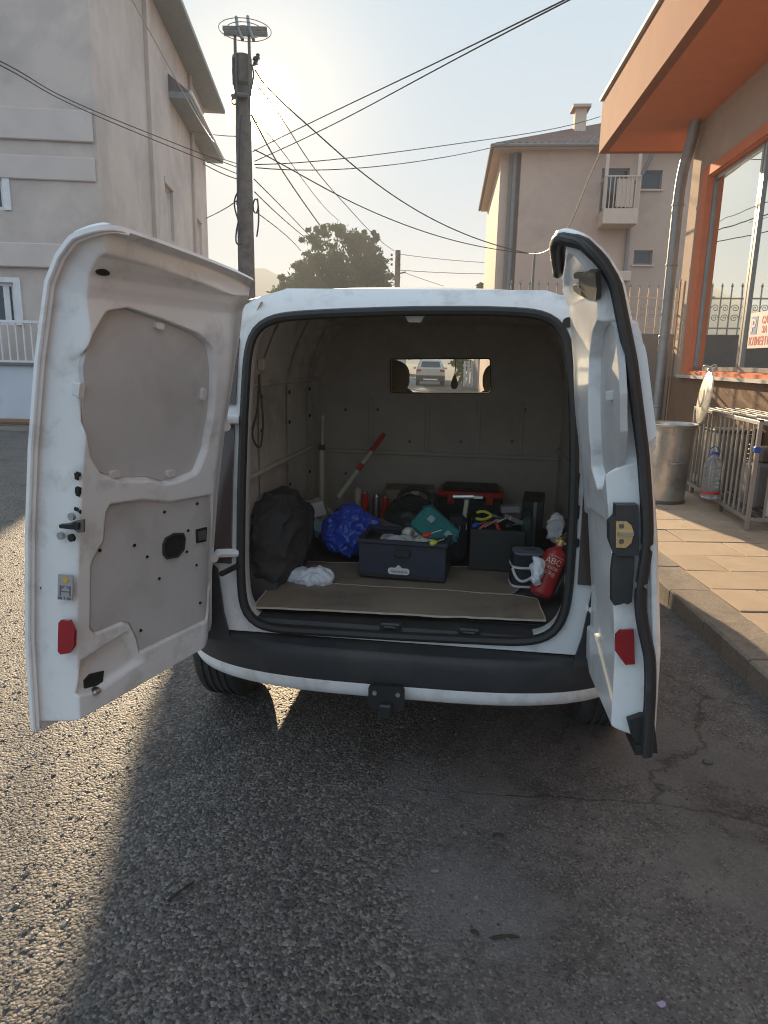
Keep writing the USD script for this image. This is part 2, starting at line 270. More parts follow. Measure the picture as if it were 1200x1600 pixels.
def road_material():
    q1, q2 = at_z(745, 1425), at_z(640, 1225)
    N = {'g': ('geometry', {}), 'sx': ('separate_xyz', {}),
         'warp': ('noise_texture', {'scale': .8, 'detail': 5., 'roughness': .65}),
         # side: 0 = coarse chippings (left), 1 = worn patched concrete (right)
         'sd': ('math', {'math_type': 'multiply_add', 'value2': 1.1, 'value3': -.62}), 'sd2': ('math', {'math_type': 'add'}),
         'side': ('map_range', {'from_min': -.08, 'from_max': .42, 'clamp': True, 'range_type': 'smoothstep'}),
         'vor': ('voronoi_texture', {'scale': 105., 'feature': 'f1', 'randomness': 1.}), 'vor2': ('voronoi_texture', {'scale': 150., 'feature': 'f1'}),
         'fine': ('noise_texture', {'scale': 160., 'detail': 4., 'roughness': .7}), 'mid': ('noise_texture', {'scale': 11., 'detail': 7., 'roughness': .7}),
         'big': ('noise_texture', {'scale': 1.7, 'detail': 6., 'roughness': .62, 'distortion': .4}),
         'chip': ('separate_color', {}),
         'chipc': ('rgb_ramp', {'ramp': [(0., (.07, .066, .066)), (.45, (.135, .127, .123)), (.8, (.215, .20, .188)), (1., (.36, .335, .305))]}),
         'conc': ('rgb_ramp', {'ramp': [(.30, (.105, .100, .102)), (.5, (.165, .156, .157)), (.72, (.245, .232, .229))]}),
         'spk': ('separate_color', {}), 'spm': ('map_range', {'from_min': .70, 'from_max': .92, 'to_min': .0, 'to_max': .8, 'clamp': True}), 'spx': ('mix_color', {'b': (.30, .285, .275)}),
         'spd': ('map_range', {'from_min': .0, 'from_max': .22, 'to_min': .75, 'to_max': .0, 'clamp': True}), 'spy': ('mix_color', {'b': (.05, .047, .047)}),
         'pn': ('noise_texture', {'scale': 1.25, 'detail': 9., 'roughness': .72, 'distortion': .5}), 'pm': ('map_range', {'from_min': .525, 'from_max': .55, 'to_min': .0, 'to_max': .6, 'clamp': True}), 'px_': ('mix_color', {'b': (.22, .212, .208)}),
         'wv': ('vector_math', {'math_type': 'multiply_add', 'vector2': (.95, .95, 0.)}), 'wn': ('noise_texture', {'scale': 3.6, 'detail': 10., 'roughness': .78}),
         'd1': ('vector_math', {'math_type': 'distance', 'vector2': (q1[0] + .475, q1[1] + .475, 0.)}), 'd2': ('vector_math', {'math_type': 'distance', 'vector2': (q2[0] + .475, q2[1] + .475, 0.)}), 'd2s': ('math', {'math_type': 'multiply', 'value2': 1.9}), 'dm': ('math', {'math_type': 'minimum'}),
         'wm': ('map_range', {'from_min': .235, 'from_max': .19, 'to_min': 0., 'to_max': .42, 'clamp': True}), 'wx': ('mix_color', {'b': (.235, .235, .245)}),
         'mix1': ('mix_color', {}),
         'st': ('rgb_ramp', {'ramp': [(.30, (.62, .60, .58)), (.47, (.95, .95, .95)), (.62, (1.05, 1.04, 1.02)), (.75, (1.35, 1.33, 1.28))]}),
         'mul': ('mix_color', {'blend_type': 'multiply', 'fac': 1., 'use_clamp': False}),
         'spot': ('map_range', {'from_min': .66, 'from_max': .72, 'clamp': True}), 'spn': ('noise_texture', {'scale': 34., 'detail': 5., 'roughness': .65}),
         'dk': ('mix_color', {'b': (.028, .027, .027)}),
         # cracks
         'cv': ('vector_math', {'math_type': 'multiply_add', 'vector2': (.16, .16, .16)}), 'cn': ('noise_texture', {'scale': 3.2, 'detail': 6., 'roughness': .7}),
         'crk': ('voronoi_texture', {'scale': .6, 'feature': 'distance_to_edge'}), 'crm': ('map_range', {'from_min': .0, 'from_max': .004, 'to_min': .6, 'to_max': 0., 'clamp': True}),
         'crs': ('math', {'math_type': 'multiply'}), 'cr2': ('mix_color', {'b': (.03, .029, .028)}),
         'p': ('principled_bsdf', {'roughness': .62, 'specular_ior_level': .32}),
         'h1': ('math', {'math_type': 'multiply', 'value2': -.75}), 'h1b': ('math', {'math_type': 'multiply', 'value2': -.38}), 'hmix': ('mix_float', {}),
         'h2': ('math', {'math_type': 'multiply_add', 'value2': .5}), 'h3': ('math', {'math_type': 'multiply_add', 'value2': .5}), 'h4': ('math', {'math_type': 'multiply_add', 'value2': -.8}),
         'b': ('bump', {'strength': 1., 'distance': .011}),
         'rr': ('map_range', {'from_min': 0., 'from_max': 1., 'to_min': .52, 'to_max': .74})}
    L = [('g.position', 'sx.vector'), ('g.position', 'warp.vector'), ('warp.fac', 'sd.value1'), ('sx.x', 'sd2.value1'), ('sd.value', 'sd2.value2'), ('sd2.value', 'side.value'),
         ('g.position', 'vor.vector'), ('g.position', 'vor2.vector'), ('g.position', 'fine.vector'), ('g.position', 'mid.vector'), ('g.position', 'big.vector'), ('g.position', 'spn.vector'),
         ('vor.color', 'chip.color'), ('chip.r', 'chipc.fac'), ('mid.fac', 'conc.fac'), ('side.result', 'mix1.fac'), ('chipc.color', 'mix1.a'), ('vor2.color', 'spk.color'), ('spk.r', 'spm.value'), ('spm.result', 'spx.fac'), ('conc.color', 'spx.a'), ('spk.g', 'spd.value'), ('spd.result', 'spy.fac'), ('spx.result', 'spy.a'), ('g.position', 'pn.vector'), ('pn.fac', 'pm.value'), ('pm.result', 'px_.fac'), ('spy.result', 'px_.a'), ('g.position', 'wn.vector'), ('wn.color', 'wv.vector1'), ('g.position', 'wv.vector3'), ('wv.vector', 'd1.vector1'), ('wv.vector', 'd2.vector1'), ('d2.value', 'd2s.value1'), ('d1.value', 'dm.value1'), ('d2s.value', 'dm.value2'), ('dm.value', 'wm.value'), ('px_.result', 'mix1.b'),
         ('big.fac', 'st.fac'), ('wm.result', 'wx.fac'), ('mix1.result', 'wx.a'), ('wx.result', 'mul.a'), ('st.color', 'mul.b'),
         ('spn.fac', 'spot.value'), ('spot.result', 'dk.fac'), ('mul.result', 'dk.a'),
         ('g.position', 'cn.vector'), ('cn.color', 'cv.vector1'), ('g.position', 'cv.vector3'), ('cv.vector', 'crk.vector'), ('crk.distance', 'crm.value'),
         ('crm.result', 'crs.value1'), ('side.result', 'crs.value2'), ('crs.value', 'cr2.fac'), ('dk.result', 'cr2.a'), ('cr2.result', 'p.base_color'),
         ('vor.distance', 'h1.value1'), ('vor2.distance', 'h1b.value1'), ('side.result', 'hmix.fac'), ('h1.value', 'hmix.a'), ('h1b.value', 'hmix.b'),
         ('fine.fac', 'h2.value1'), ('hmix.result', 'h2.value3'), ('mid.fac', 'h3.value1'), ('h2.value', 'h3.value3'), ('crs.value', 'h4.value1'), ('h3.value', 'h4.value3'),
         ('h4.value', 'b.height'), ('b.normal', 'p.normal'), ('side.result', 'rr.value'), ('rr.result', 'p.roughness')]
    return usdkit.material(stage, '/World/Looks/worn_road', N, L, surface='p.BSDF')
M['road'] = road_material()

# ------------------------------------------------------------------ ground
gx = np.r_[-500, -200, -60, np.linspace(-20, 1.75, 30)]; 
def kerb_x(y): return 1.668 + .035 * y
ys = np.r_[-45, -20, -6, np.linspace(-2, 30, 40), 60, 120, 300, 600]
P = [[(x if x < 1.7 else (kerb_x(y) if y < 14 else kerb_x(14)), y, 0) for x in gx] for y in ys]
struct('road', grid(P), M['road'])
P = [[(kerb_x(min(y, 14)) - .0 , y, -.02), (60, y, -.02), (500, y, -.02)] for y in ys]
struct('ground', grid(P), M['soil'])
# pavement: sand bed, kerb stones and slabs, each piece its own mesh
KZ = .12
PV = thing('pavement', None, None); tag(PV, kind='structure')
P = [[(kerb_x(y) + .05, y, KZ - .035), (4.4, y, KZ - .035)] for y in np.linspace(-1.5, 11.0, 6)]
obj('sand_bed', grid(P), M['soil'], PV, False)
y = -1.0
while y < 11:
    L = .52 + RNG.uniform(-.01, .01); dz = RNG.uniform(-.004, .004)
    Q = []
    b = .012
    for (x_, z_) in [(0, -.05), (0, KZ - b), (b, KZ), (.255, KZ), (.255, -.05)]:
        for yy in (y + .004, y + L - .004): Q.append((kerb_x(yy) + x_ + RNG.uniform(-.003, .003), yy, z_ + dz))
    obj('kerb_stone', hull(Q), M['kerb'], PV, False); y += L
row = 0; y = -.6
while y < 10.9:
    D = .40; x = kerb_x(y) + .265 + (0 if row % 2 == 0 else -.3)
    while x < 4.2:
        x0 = max(x, kerb_x(y) + .265); x1 = x + .60
        if x1 - x0 > .08 and y > 1.5:
            dz = RNG.uniform(-.003, .003); t = RNG.uniform(-.002, .002, 4)
            Q = [(x0 + .004, y + .004, KZ - .04), (x1 - .004, y + .004, KZ - .04), (x0 + .004, y + D - .004, KZ - .04), (x1 - .004, y + D - .004, KZ - .04)]
            for i, (xx, yy, sx, sy) in enumerate([(x0, y, 1, 1), (x1, y, -1, 1), (x0, y + D, 1, -1), (x1, y + D, -1, -1)]):
                Q += [(xx + sx * .004, yy + sy * .004, KZ - .004 + dz + t[i]), (xx + sx * .009, yy + sy * .009, KZ + dz + t[i])]
            obj('paving_slab', hull(Q), M['paver'], PV, False)
        x += .60
    y += D; row += 1

# ------------------------------------------------------------------ the van
YAW = math.radians(7.5); VO = np.array([.0426, 2.1944, 0.])
HD = np.array([math.sin(YAW), math.cos(YAW), 0]); RV = np.array([math.cos(YAW), -math.sin(YAW), 0])
def v2w(u, v, z): return VO + u * RV + v * HD + np.array([0, 0, z])
def to_van(p): q = np.asarray(p) - VO; return np.array([q @ RV, q @ HD, q[2]])
def vpx(x, y, v): return to_van(on_plane(x, y, VO + v * HD, HD))                  # pixel on the van's cross plane v
def vpz(x, y, z): return to_van(at_z(x, y, z))                                    # pixel on the height z
ZP = np.array([.50, .77, 1.06, 1.275, 1.486, 1.654, 1.707, 1.745, 1.775]); NP = np.array([.022, .010, -.027, -.064, -.112, -.163, -.200, -.245, -.315])
def prof(z): return np.interp(z, ZP, NP)                                         # how far the rear leans: offset of the rear skin
def vring(z): return .115 - prof(z)
def vhit(x, y, off=0.0):
    z = 1.2
    for _ in range(30): p = vpx(x, y, vring(z) + off); z = .5 * z + .5 * p[2]
    return p
van = thing('van', 'white delivery van with both rear doors swung open', 'van', VO, -YAW)
HW = .865
def side_u(z):                                                                    # half width of the body at height z
    return np.interp(z, [.30, .6, .95, 1.25, 1.5, 1.62, 1.70, 1.75], [.84, .875, .885, .865, .80, .745, .66, .52])
# opening outline (u, z) from the picture
op_px = [(395, 512), (412, 499), (440, 493), (520, 488), (640, 484), (760, 484), (845, 488), (872, 497), (887, 520), (894, 570), (898, 640), (899, 720), (897, 800), (894, 860), (888, 940), (880, 975), (862, 998), (820, 1004), (640, 996), (460, 985), (415, 982), (390, 972), (378, 950), (375, 880), (376, 780), (379, 680), (384, 580), (389, 530)]
_o = Polygon([tuple(vhit(*p)[[0, 2]]) for p in op_px]).exterior; _o = np.array([_o.interpolate(t, normalized=True).coords[0] for t in np.linspace(0, 1, 240, endpoint=False)])
for _ in range(14): _o = (np.roll(_o, 1, 0) + 2 * _o + np.roll(_o, -1, 0)) / 4
OPN = Polygon(_o)
def ringmap(dv): 
    def f(V): 
        V = np.asarray(V); return np.stack([V[:, 0], vring(V[:, 1]) + dv - V[:, 2], V[:, 1]], 1)
    return f
def strips(poly, step=.03, horizontal=True):
    x0, y0, x1, y1 = poly.bounds; out = []
    for a in np.arange(y0, y1, step):
        g = poly.intersection(sbox(x0 - 1, a, x1 + 1, min(a + step, y1 + 1e-6)))
        out += [h for h in getattr(g, 'geoms', [g]) if h.geom_type == 'Polygon' and h.area > 1e-8]
    return out
def sheet(poly, t, map3, step=.03):
    "thin sheet over a flat polygon, evenly meshed so that it can be bent by map3"
    from scipy.spatial import Delaunay
    out = []
    for g in getattr(poly, 'geoms', [poly]):
        if g.area < 1e-8: continue
        h = min(step, math.sqrt(g.area) / 3); g = g.segmentize(h)
        P = [np.array(r.coords)[:-1] for r in (g.exterior, *g.interiors)]
        x0, y0, x1, y1 = g.bounds; X, Y = np.meshgrid(np.arange(x0 + h / 2, x1, h), np.arange(y0 + h / 2, y1, h)); Q = np.c_[X.ravel(), Y.ravel()]
        q = shapely.points(Q); Q = Q[shapely.contains(g, q) & (shapely.distance(g.boundary, q) > h * .45)]
        A = np.vstack(P + [Q]); F = Delaunay(A).simplices; c = A[F].mean(1)
        ar = np.cross(A[F[:, 1]] - A[F[:, 0]], A[F[:, 2]] - A[F[:, 0]]); F = F[shapely.contains(g, shapely.points(c)) & (abs(ar) > 1e-12)]; ar = np.cross(A[F[:, 1]] - A[F[:, 0]], A[F[:, 2]] - A[F[:, 0]]); F[ar < 0] = F[ar < 0][:, ::-1]
        n = len(A); E = np.vstack([F[:, [0, 1]], F[:, [1, 2]], F[:, [2, 0]]]); key = np.sort(E, 1); _, inv, cnt = np.unique(key, axis=0, return_inverse=True, return_counts=True); B = E[cnt[inv.ravel()] == 1]
        V = np.vstack([np.c_[A, np.full(n, t)], np.c_[A, np.zeros(n)]])
        Fs = np.vstack([F, F[:, ::-1] + n, np.c_[B[:, 0] + n, B[:, 1] + n, B[:, 1]], np.c_[B[:, 0] + n, B[:, 1], B[:, 0]]])
        out.append(tm(V, Fs))
    m = cat(out); m.vertices = map3(m.vertices); m.fix_normals(); return m
zz = np.linspace(.53, 1.742, 40)
outer = Polygon([(-side_u(z) + .088, z) for z in zz] + [(side_u(z) - .088, z) for z in zz[::-1]])
ring = outer.difference(OPN)
obj('rear_frame', sheet(ring, .02, ringmap(.02)), M['paint'], van, 20)
# inner flange: return from the opening edge into the cargo bay
def loop_pts(poly, n):
    r = poly.exterior; return np.array([r.interpolate(t, normalized=True).coords[0] for t in np.linspace(0, 1, n, endpoint=False)])
lp = loop_pts(OPN, 160); lpi = loop_pts(OPN.buffer(-.02), 160)
k = np.argmin(np.linalg.norm(lpi - lp[0], axis=1)); lpi = np.roll(lpi, -k, axis=0)
def loop_grid(loops): return grid(np.stack(loops, 0), True)
A_ = np.c_[lp[:, 0], vring(lp[:, 1]) + .015, lp[:, 1]]; B_ = np.c_[lp[:, 0], vring(lp[:, 1]) + .05, lp[:, 1]]
c_ = np.array(OPN.centroid.coords[0]); grow = lambda q, d: q + d * (q - c_) / np.linalg.norm(q - c_, axis=1, keepdims=True)
lg = grow(lp, .05)
C_ = np.c_[lp[:, 0], vring(lp[:, 1]) + .10, lp[:, 1]]; D_ = np.c_[lg[:, 0], vring(lp[:, 1]) + .18, lg[:, 1]]
obj('opening_flange', loop_grid([A_, B_, C_, D_]), M['paint'], van, 40)
# rubber weather strip round the opening: a bulb following the edge
def ring_tube(pts, r, sides=8):
    p = np.asarray(pts); t = np.roll(p, -1, 0) - np.roll(p, 1, 0); t /= np.linalg.norm(t, axis=1, keepdims=True)
    a = np.cross(t, [0, 1., 0]); a /= np.linalg.norm(a, axis=1, keepdims=True); b = np.cross(t, a); an = np.arange(sides) * 2 * np.pi / sides
    V = p[:, None] + r * (np.cos(an)[None, :, None] * a[:, None] + np.sin(an)[None, :, None] * b[:, None] * 1.2)
    return grid(np.concatenate([V, V[:1]], 0), True)
ws = grow(lp, -.004)
obj('door_seal', ring_tube(np.c_[ws[:, 0], vring(ws[:, 1]) - .004, ws[:, 1]], .0165), M['rubber'], van, 40)
# roof
vv = np.r_[np.linspace(-1, 0, 1), np.linspace(.0, 2.75, 14)]
rows = []
us = np.linspace(-1, 1, 33)
for i, v in enumerate([.0, .03, .08, .2, .5, 1.0, 1.6, 2.2, 2.7]):
    top = 1.735 + .075 * (1 - math.exp(-v / .35)) - (.02 if v > 2.4 else 0)
    rows.append([(u_ * .70, vring(1.735) + v, top - .050 * abs(u_) ** 2.6 - (.11 * max(0, (abs(u_) - .86) / .14) ** 1.6)) for u_ in us])
roof = grid(rows)
back = [[(p[0], p[1], p[2]) for p in rows[0]], [(p[0], p[1] + .01, p[2] - .045) for p in rows[0]]]
obj('roof_panel', cat([roof, grid(back)]), M['paint'], van, 35)
# side walls with cab windows and wheel arches (profile in v, z)
side = Polygon([(.62, .36), (.62, .50), (.14, .53), (.14, .9), (.17, 1.3), (.23, 1.6), (.30, 1.70), (2.75, 1.70), (3.35, 1.16), (4.02, .98), (4.18, .80), (4.2, .36)])
for cv in (.69, 3.37): side = side.difference(Point(cv, .33).buffer(.375, 24))
cabw = Polygon([(1.95, 1.06), (1.95, 1.58), (2.68, 1.58), (3.18, 1.14), (3.18, 1.06)])
side = side.difference(cabw)
for s in (-1, 1):
    def sm(V, s=s): V = np.asarray(V); return np.stack([s * (side_u(V[:, 1]) - .075 * np.exp(-np.maximum(V[:, 0] - .14, 0) / .28) - V[:, 2]), V[:, 0], V[:, 1]], 1)
    bs = obj('body_side', sheet(side, .03, sm, .05), M['paint'], van, 20)
    obj('side_glass', sheet(cabw, .004, lambda V, s=s: np.stack([s * (side_u(np.asarray(V)[:, 1]) - .012 - np.asarray(V)[:, 2]), np.asarray(V)[:, 0], np.asarray(V)[:, 1]], 1), .2), M['dark_glass'], van)
    obj('wing_mirror', box(.16, .09, .2, (s * .99, 3.0, 1.16), .03), M['plastic'], van)
obj('bonnet', grid([[(u_ * w_, v_, z_ - .05 * u_ ** 2) for u_ in np.linspace(-1, 1, 9)] for v_, z_, w_ in ((3.33, 1.15, .84), (3.7, 1.08, .83), (4.02, .98, .80), (4.18, .80, .78), (4.21, .38, .78))]), M['paint'], van)
obj('windscreen', grid([[(u_ * w_, v_ - .05 * (1 - u_ ** 2) * -1, z_) for u_ in np.linspace(-1, 1, 9)] for v_, z_, w_ in ((2.74, 1.72, .62), (3.33, 1.16, .80))]), M['glass'], van)
obj('dashboard', bb(-.8, .8, 2.75, 3.3, .75, 1.05, .06), M['plastic'], van)
obj('cab_floor', bb(-.8, .8, 1.8, 3.4, .36, .40), M['mat'], van)
# bumper: curved plan, upper black step and lower white valance
def bplan(s, w=.885, d=.62, p=3.2):                                               # s in [-1, 1] round the rear corner
    th = s * math.pi / 2; return np.sign(s) * w * abs(math.sin(th)) ** (2 / p) if s else 0.0, d - d * abs(math.cos(th)) ** (2 / p)
ss = np.sign(np.linspace(-1, 1, 81)) * abs(np.linspace(-1, 1, 81)) ** .75
def bump_sec(sec):
    G = []
    for off, z in sec:
        G.append([((lambda q: (q[0] * (1 - off * .9), q[1] + off, z))(bplan(s))) for s in ss])
    return grid(G)
def edge_z(a): return a
up_sec = [(.17, .545), (.125, .548), (.118, .532), (.10, .528), (.022, .522), (.008, .512), (.002, .497), (.0, .47), (.004, .415), (.012, .402)]
obj('bumper', bump_sec(up_sec), M['plastic'], van, 40)
obj('bumper_valance', bump_sec([(.012, .402), (.010, .395), (.012, .375), (.022, .352), (.045, .338), (.09, .335)]), M['paint'], van, 40)
for s in (-1, 1):
    cp_ = Polygon([(.60, .50), (.625, .60), (.645, .76), (.70, .80), (.80, .80), (.82, .50)])
    obj('bumper_corner', sheet(cp_, .012, lambda V, s=s: np.c_[s * np.asarray(V)[:, 0], vring(np.asarray(V)[:, 1]) - .014 - np.asarray(V)[:, 2] + .9 * np.maximum(np.asarray(V)[:, 0] - .74, 0) ** 1.3, np.asarray(V)[:, 1]], .04), M['plastic'], van, 40)
obj('bumper_seam', box(.10, .004, .055, (-.52, .062, .445), .0015), M['gloss_black'], van)
# sill behind the bumper with the floor lock
obj('sill_trim', bb(-.56, .60, .115, .26, .515, .572, .012), M['plastic'], van)
for px in ((733, 982), (612, 968)):
    q = vpx(*px, .15); obj('floor_catch', cat([box(.075, .03, .035, (q[0], .118, .575), .006), cyl((q[0] - .02, .10, .58), (q[0] + .02, .10, .58), .006)]), M['gloss_black'], van)
# tow hitch
hq = vpx(604, 1090, -.02)
th_ = obj('tow_hitch', cat([extrude(rpoly(-.062, .062, -.042, .042, .014), .012, lambda V: np.c_[V[:, 0] + hq[0], -.03 + V[:, 2], V[:, 1] + hq[2] + .004]), bb(hq[0] - .022, hq[0] + .022, -.06, .4, hq[2] - .06, hq[2] - .01, .006)]), M['gloss_black'], van)
for s in (-1, 1): obj('bolt', cyl((hq[0] + s * .04, -.036, hq[2] + .02), (hq[0] + s * .04, -.026, hq[2] + .02), .008, 10), M['steel'], th_)
obj('underbody', bb(-.62, .62, .5, 4.0, .24, .36), M['hole'], van)
obj('rear_axle', cyl((-.7, .69, .30), (.7, .69, .30), .05), M['hole'], van)
for s in (-1, 1):
    for cv in (.69, 3.37):
        pr = [(.20, -.0875), (.27, -.095), (.30, -.092), (.312, -.08), (.317, -.065)]
        for g in (-.045, -.015, .015, .045): pr += [(.318, g - .008), (.311, g - .006), (.311, g + .006), (.318, g + .008)]
        pr += [(.317, .065), (.312, .08), (.30, .092), (.27, .095), (.20, .0875)]
        w = moved(lathe(pr, 40), (s * .795, cv, .317), ry=math.pi / 2); w.fix_normals()
        ty = obj('wheel', w, M['tyre'], van)
        obj('rim', moved(lathe([(.20, -.07), (.19, .02), (.09, .05), (.001, .05)], 24), (s * .795, cv, .317), ry=s * math.pi / 2), M['alu_dark'], ty)
        obj('wheel_arch_liner', moved(lathe([(.37, -.13), (.37, .13)], 32), (s * .76, cv, .33), ry=math.pi / 2), M['hole'], van) if False else None
# tail lamps at the outer corners, dark sheets painting the door gap shade, and details of the D pillars
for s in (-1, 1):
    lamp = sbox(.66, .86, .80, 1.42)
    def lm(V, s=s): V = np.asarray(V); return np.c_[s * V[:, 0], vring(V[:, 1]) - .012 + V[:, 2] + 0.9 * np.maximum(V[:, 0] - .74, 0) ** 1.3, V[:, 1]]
    obj('tail_lamp', cat([sheet(sbox(.60, .78, .795, 1.28), .03, lm, .06), sheet(Polygon([(.60, 1.335), (.60, 1.56), (.63, 1.62), (.70, 1.62), (.79, 1.335)]), .03, lm, .06)]), M['lamp_gap_shade'], van)  # inner strip and upper sheet are dark colour for shade in the door gap
for (x, y, r) in ((887, 504, .016), ):
    q = vhit(x, y); obj('door_buffer', cyl((q[0], q[1] - .012, q[2]), (q[0], q[1] + .01, q[2]), .017, 16), M['rubber'], van)
for (x, y, w_, h_) in ((897, 535, .010, .05), (901, 752, .016, .06), (901, 848, .016, .03), (902, 800, .012, .05)  ):
    q = vhit(x, y); obj('pillar_plug', box(w_, .012, h_, (q[0], q[1] - .004, q[2]), .004), M['rubber'], van)

# cargo bay
FZ = .575
obj('cargo_floor', bb(-.62, .66, .24, 1.76, FZ - .03, FZ - .001), M['mat'], van)
for s, uu in ((-1, -.655), (1, .70)):
    G = [[(uu + s * -.02 * math.sin((z - .57) / 1.1 * math.pi) * 0 + (0 if z < 1.35 else -s * .13 * ((z - 1.35) / .35) ** 1.7), v, z) for v in np.linspace(.28, 1.76, 6)] for z in (.56, .8, 1.05, 1.35, 1.5, 1.6, 1.69)]
    obj('side_lining', grid(G), M['trim'], van, 40)
    for z_, hgt in ((1.02, .02), (1.38, .02)):
        obj('lining_rail', bb(min(uu - s * .022, uu - s * .002), max(uu - s * .022, uu - s * .002), .32, 1.74, z_, z_ + hgt, .006), M['trim'], van)
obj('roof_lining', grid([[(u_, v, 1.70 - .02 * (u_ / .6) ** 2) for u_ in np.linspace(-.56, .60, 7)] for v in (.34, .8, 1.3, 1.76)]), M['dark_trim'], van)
0 and obj('header_trim', sheet(Polygon([(-.36, 1.612), (-.2, 1.634), (.05, 1.640), (.3, 1.634), (.44, 1.616), (.44, 1.60), (-.36, 1.60)]), .01, ringmap(.13), .02), M['dark_trim'], van)
q = vhit(648, 496, .07); obj('interior_lamp', hull([(q[0] + a, q[1] + b, q[2] + c) for a, c in ((-.036, .012), (.036, .012), (.022, -.016), (-.022, -.016)) for b in (-.012, .03)]), M['clip'], van)
# bulkhead with its window hole
PVv = 1.76
def pp(x, y): return tuple(vpx(x, y, PVv)[[0, 2]])
wn = Polygon([pp(*p) for p in ((611, 562), (765, 561), (766, 613), (628, 613), (611, 612))]).buffer(-.012).buffer(.012)
bulk = sbox(-.70, .54, .73, 1.71).difference(wn)
bmap = lambda V: np.c_[V[:, 0], PVv + V[:, 2], V[:, 1]]
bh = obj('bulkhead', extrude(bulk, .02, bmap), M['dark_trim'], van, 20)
obj('bulkhead_window_seal', extrude(wn.buffer(.006).difference(wn), .012, lambda V: np.c_[V[:, 0], PVv - .008 + V[:, 2], V[:, 1]]), M['seat'], bh)
for px in ((500, 705), ):
    zc = vpx(640, 708, PVv)[2]; obj('bulkhead_rib', bb(-.65, .70, PVv - .018, PVv, zc - .012, zc + .012, .005), M['dark_trim'], bh)
for x in (580, 668, 748, 815):
    u_ = vpx(x, 660, PVv)[0]; obj('bulkhead_rib', bb(u_ - .012, u_ + .012, PVv - .012, PVv, zc + .02, zc + .30, .004), M['dark_trim'], bh)
def blob(c, r, p=2.6, n=20):
    s = trimesh.creation.icosphere(3); v = np.array(s.vertices); v = np.sign(v) * abs(v) ** (2 / p); s.vertices = v * np.asarray(r) + np.asarray(c); s.fix_normals(); return s
for x in (604, 790):
    u_ = vpx(x, 600, 2.0)[0]; sm_ = M['seat']
    st = obj('seat', cat([blob((u_, 2.06, 1.0), (.24, .07, .36)), blob((u_, 2.35, .68), (.24, .28, .09))]), M['seat'], van)
    obj('headrest', blob((u_, 2.03, 1.395), (.135, .05, .105)), M['seat'], st)
# wheel arch boxes in the bay
obj('wheel_arch_cover', lump(hull([(-.655, v, z) for v, z in ((.34, FZ), (.36, .74), (.5, .82), (.8, .84), (1.05, .76), (1.12, FZ))] + [(-.655 + .14, v, z) for v, z in ((.36, FZ), (.40, .70), (.55, .78), (.8, .79), (1.0, .72), (1.06, FZ))]), .0, 3), M['mat'], van, 50)
obj('wheel_arch_cover', hull([(.70, v, z) for v, z in ((.44, FZ), (.46, .76), (.6, .86), (.85, .86), (1.0, .76), (1.04, FZ))] + [(.61, v, z) for v, z in ((.46, FZ), (.50, .74), (.62, .83), (.83, .83), (.96, .74), (1.0, FZ))]), M['mat'], van, 50)

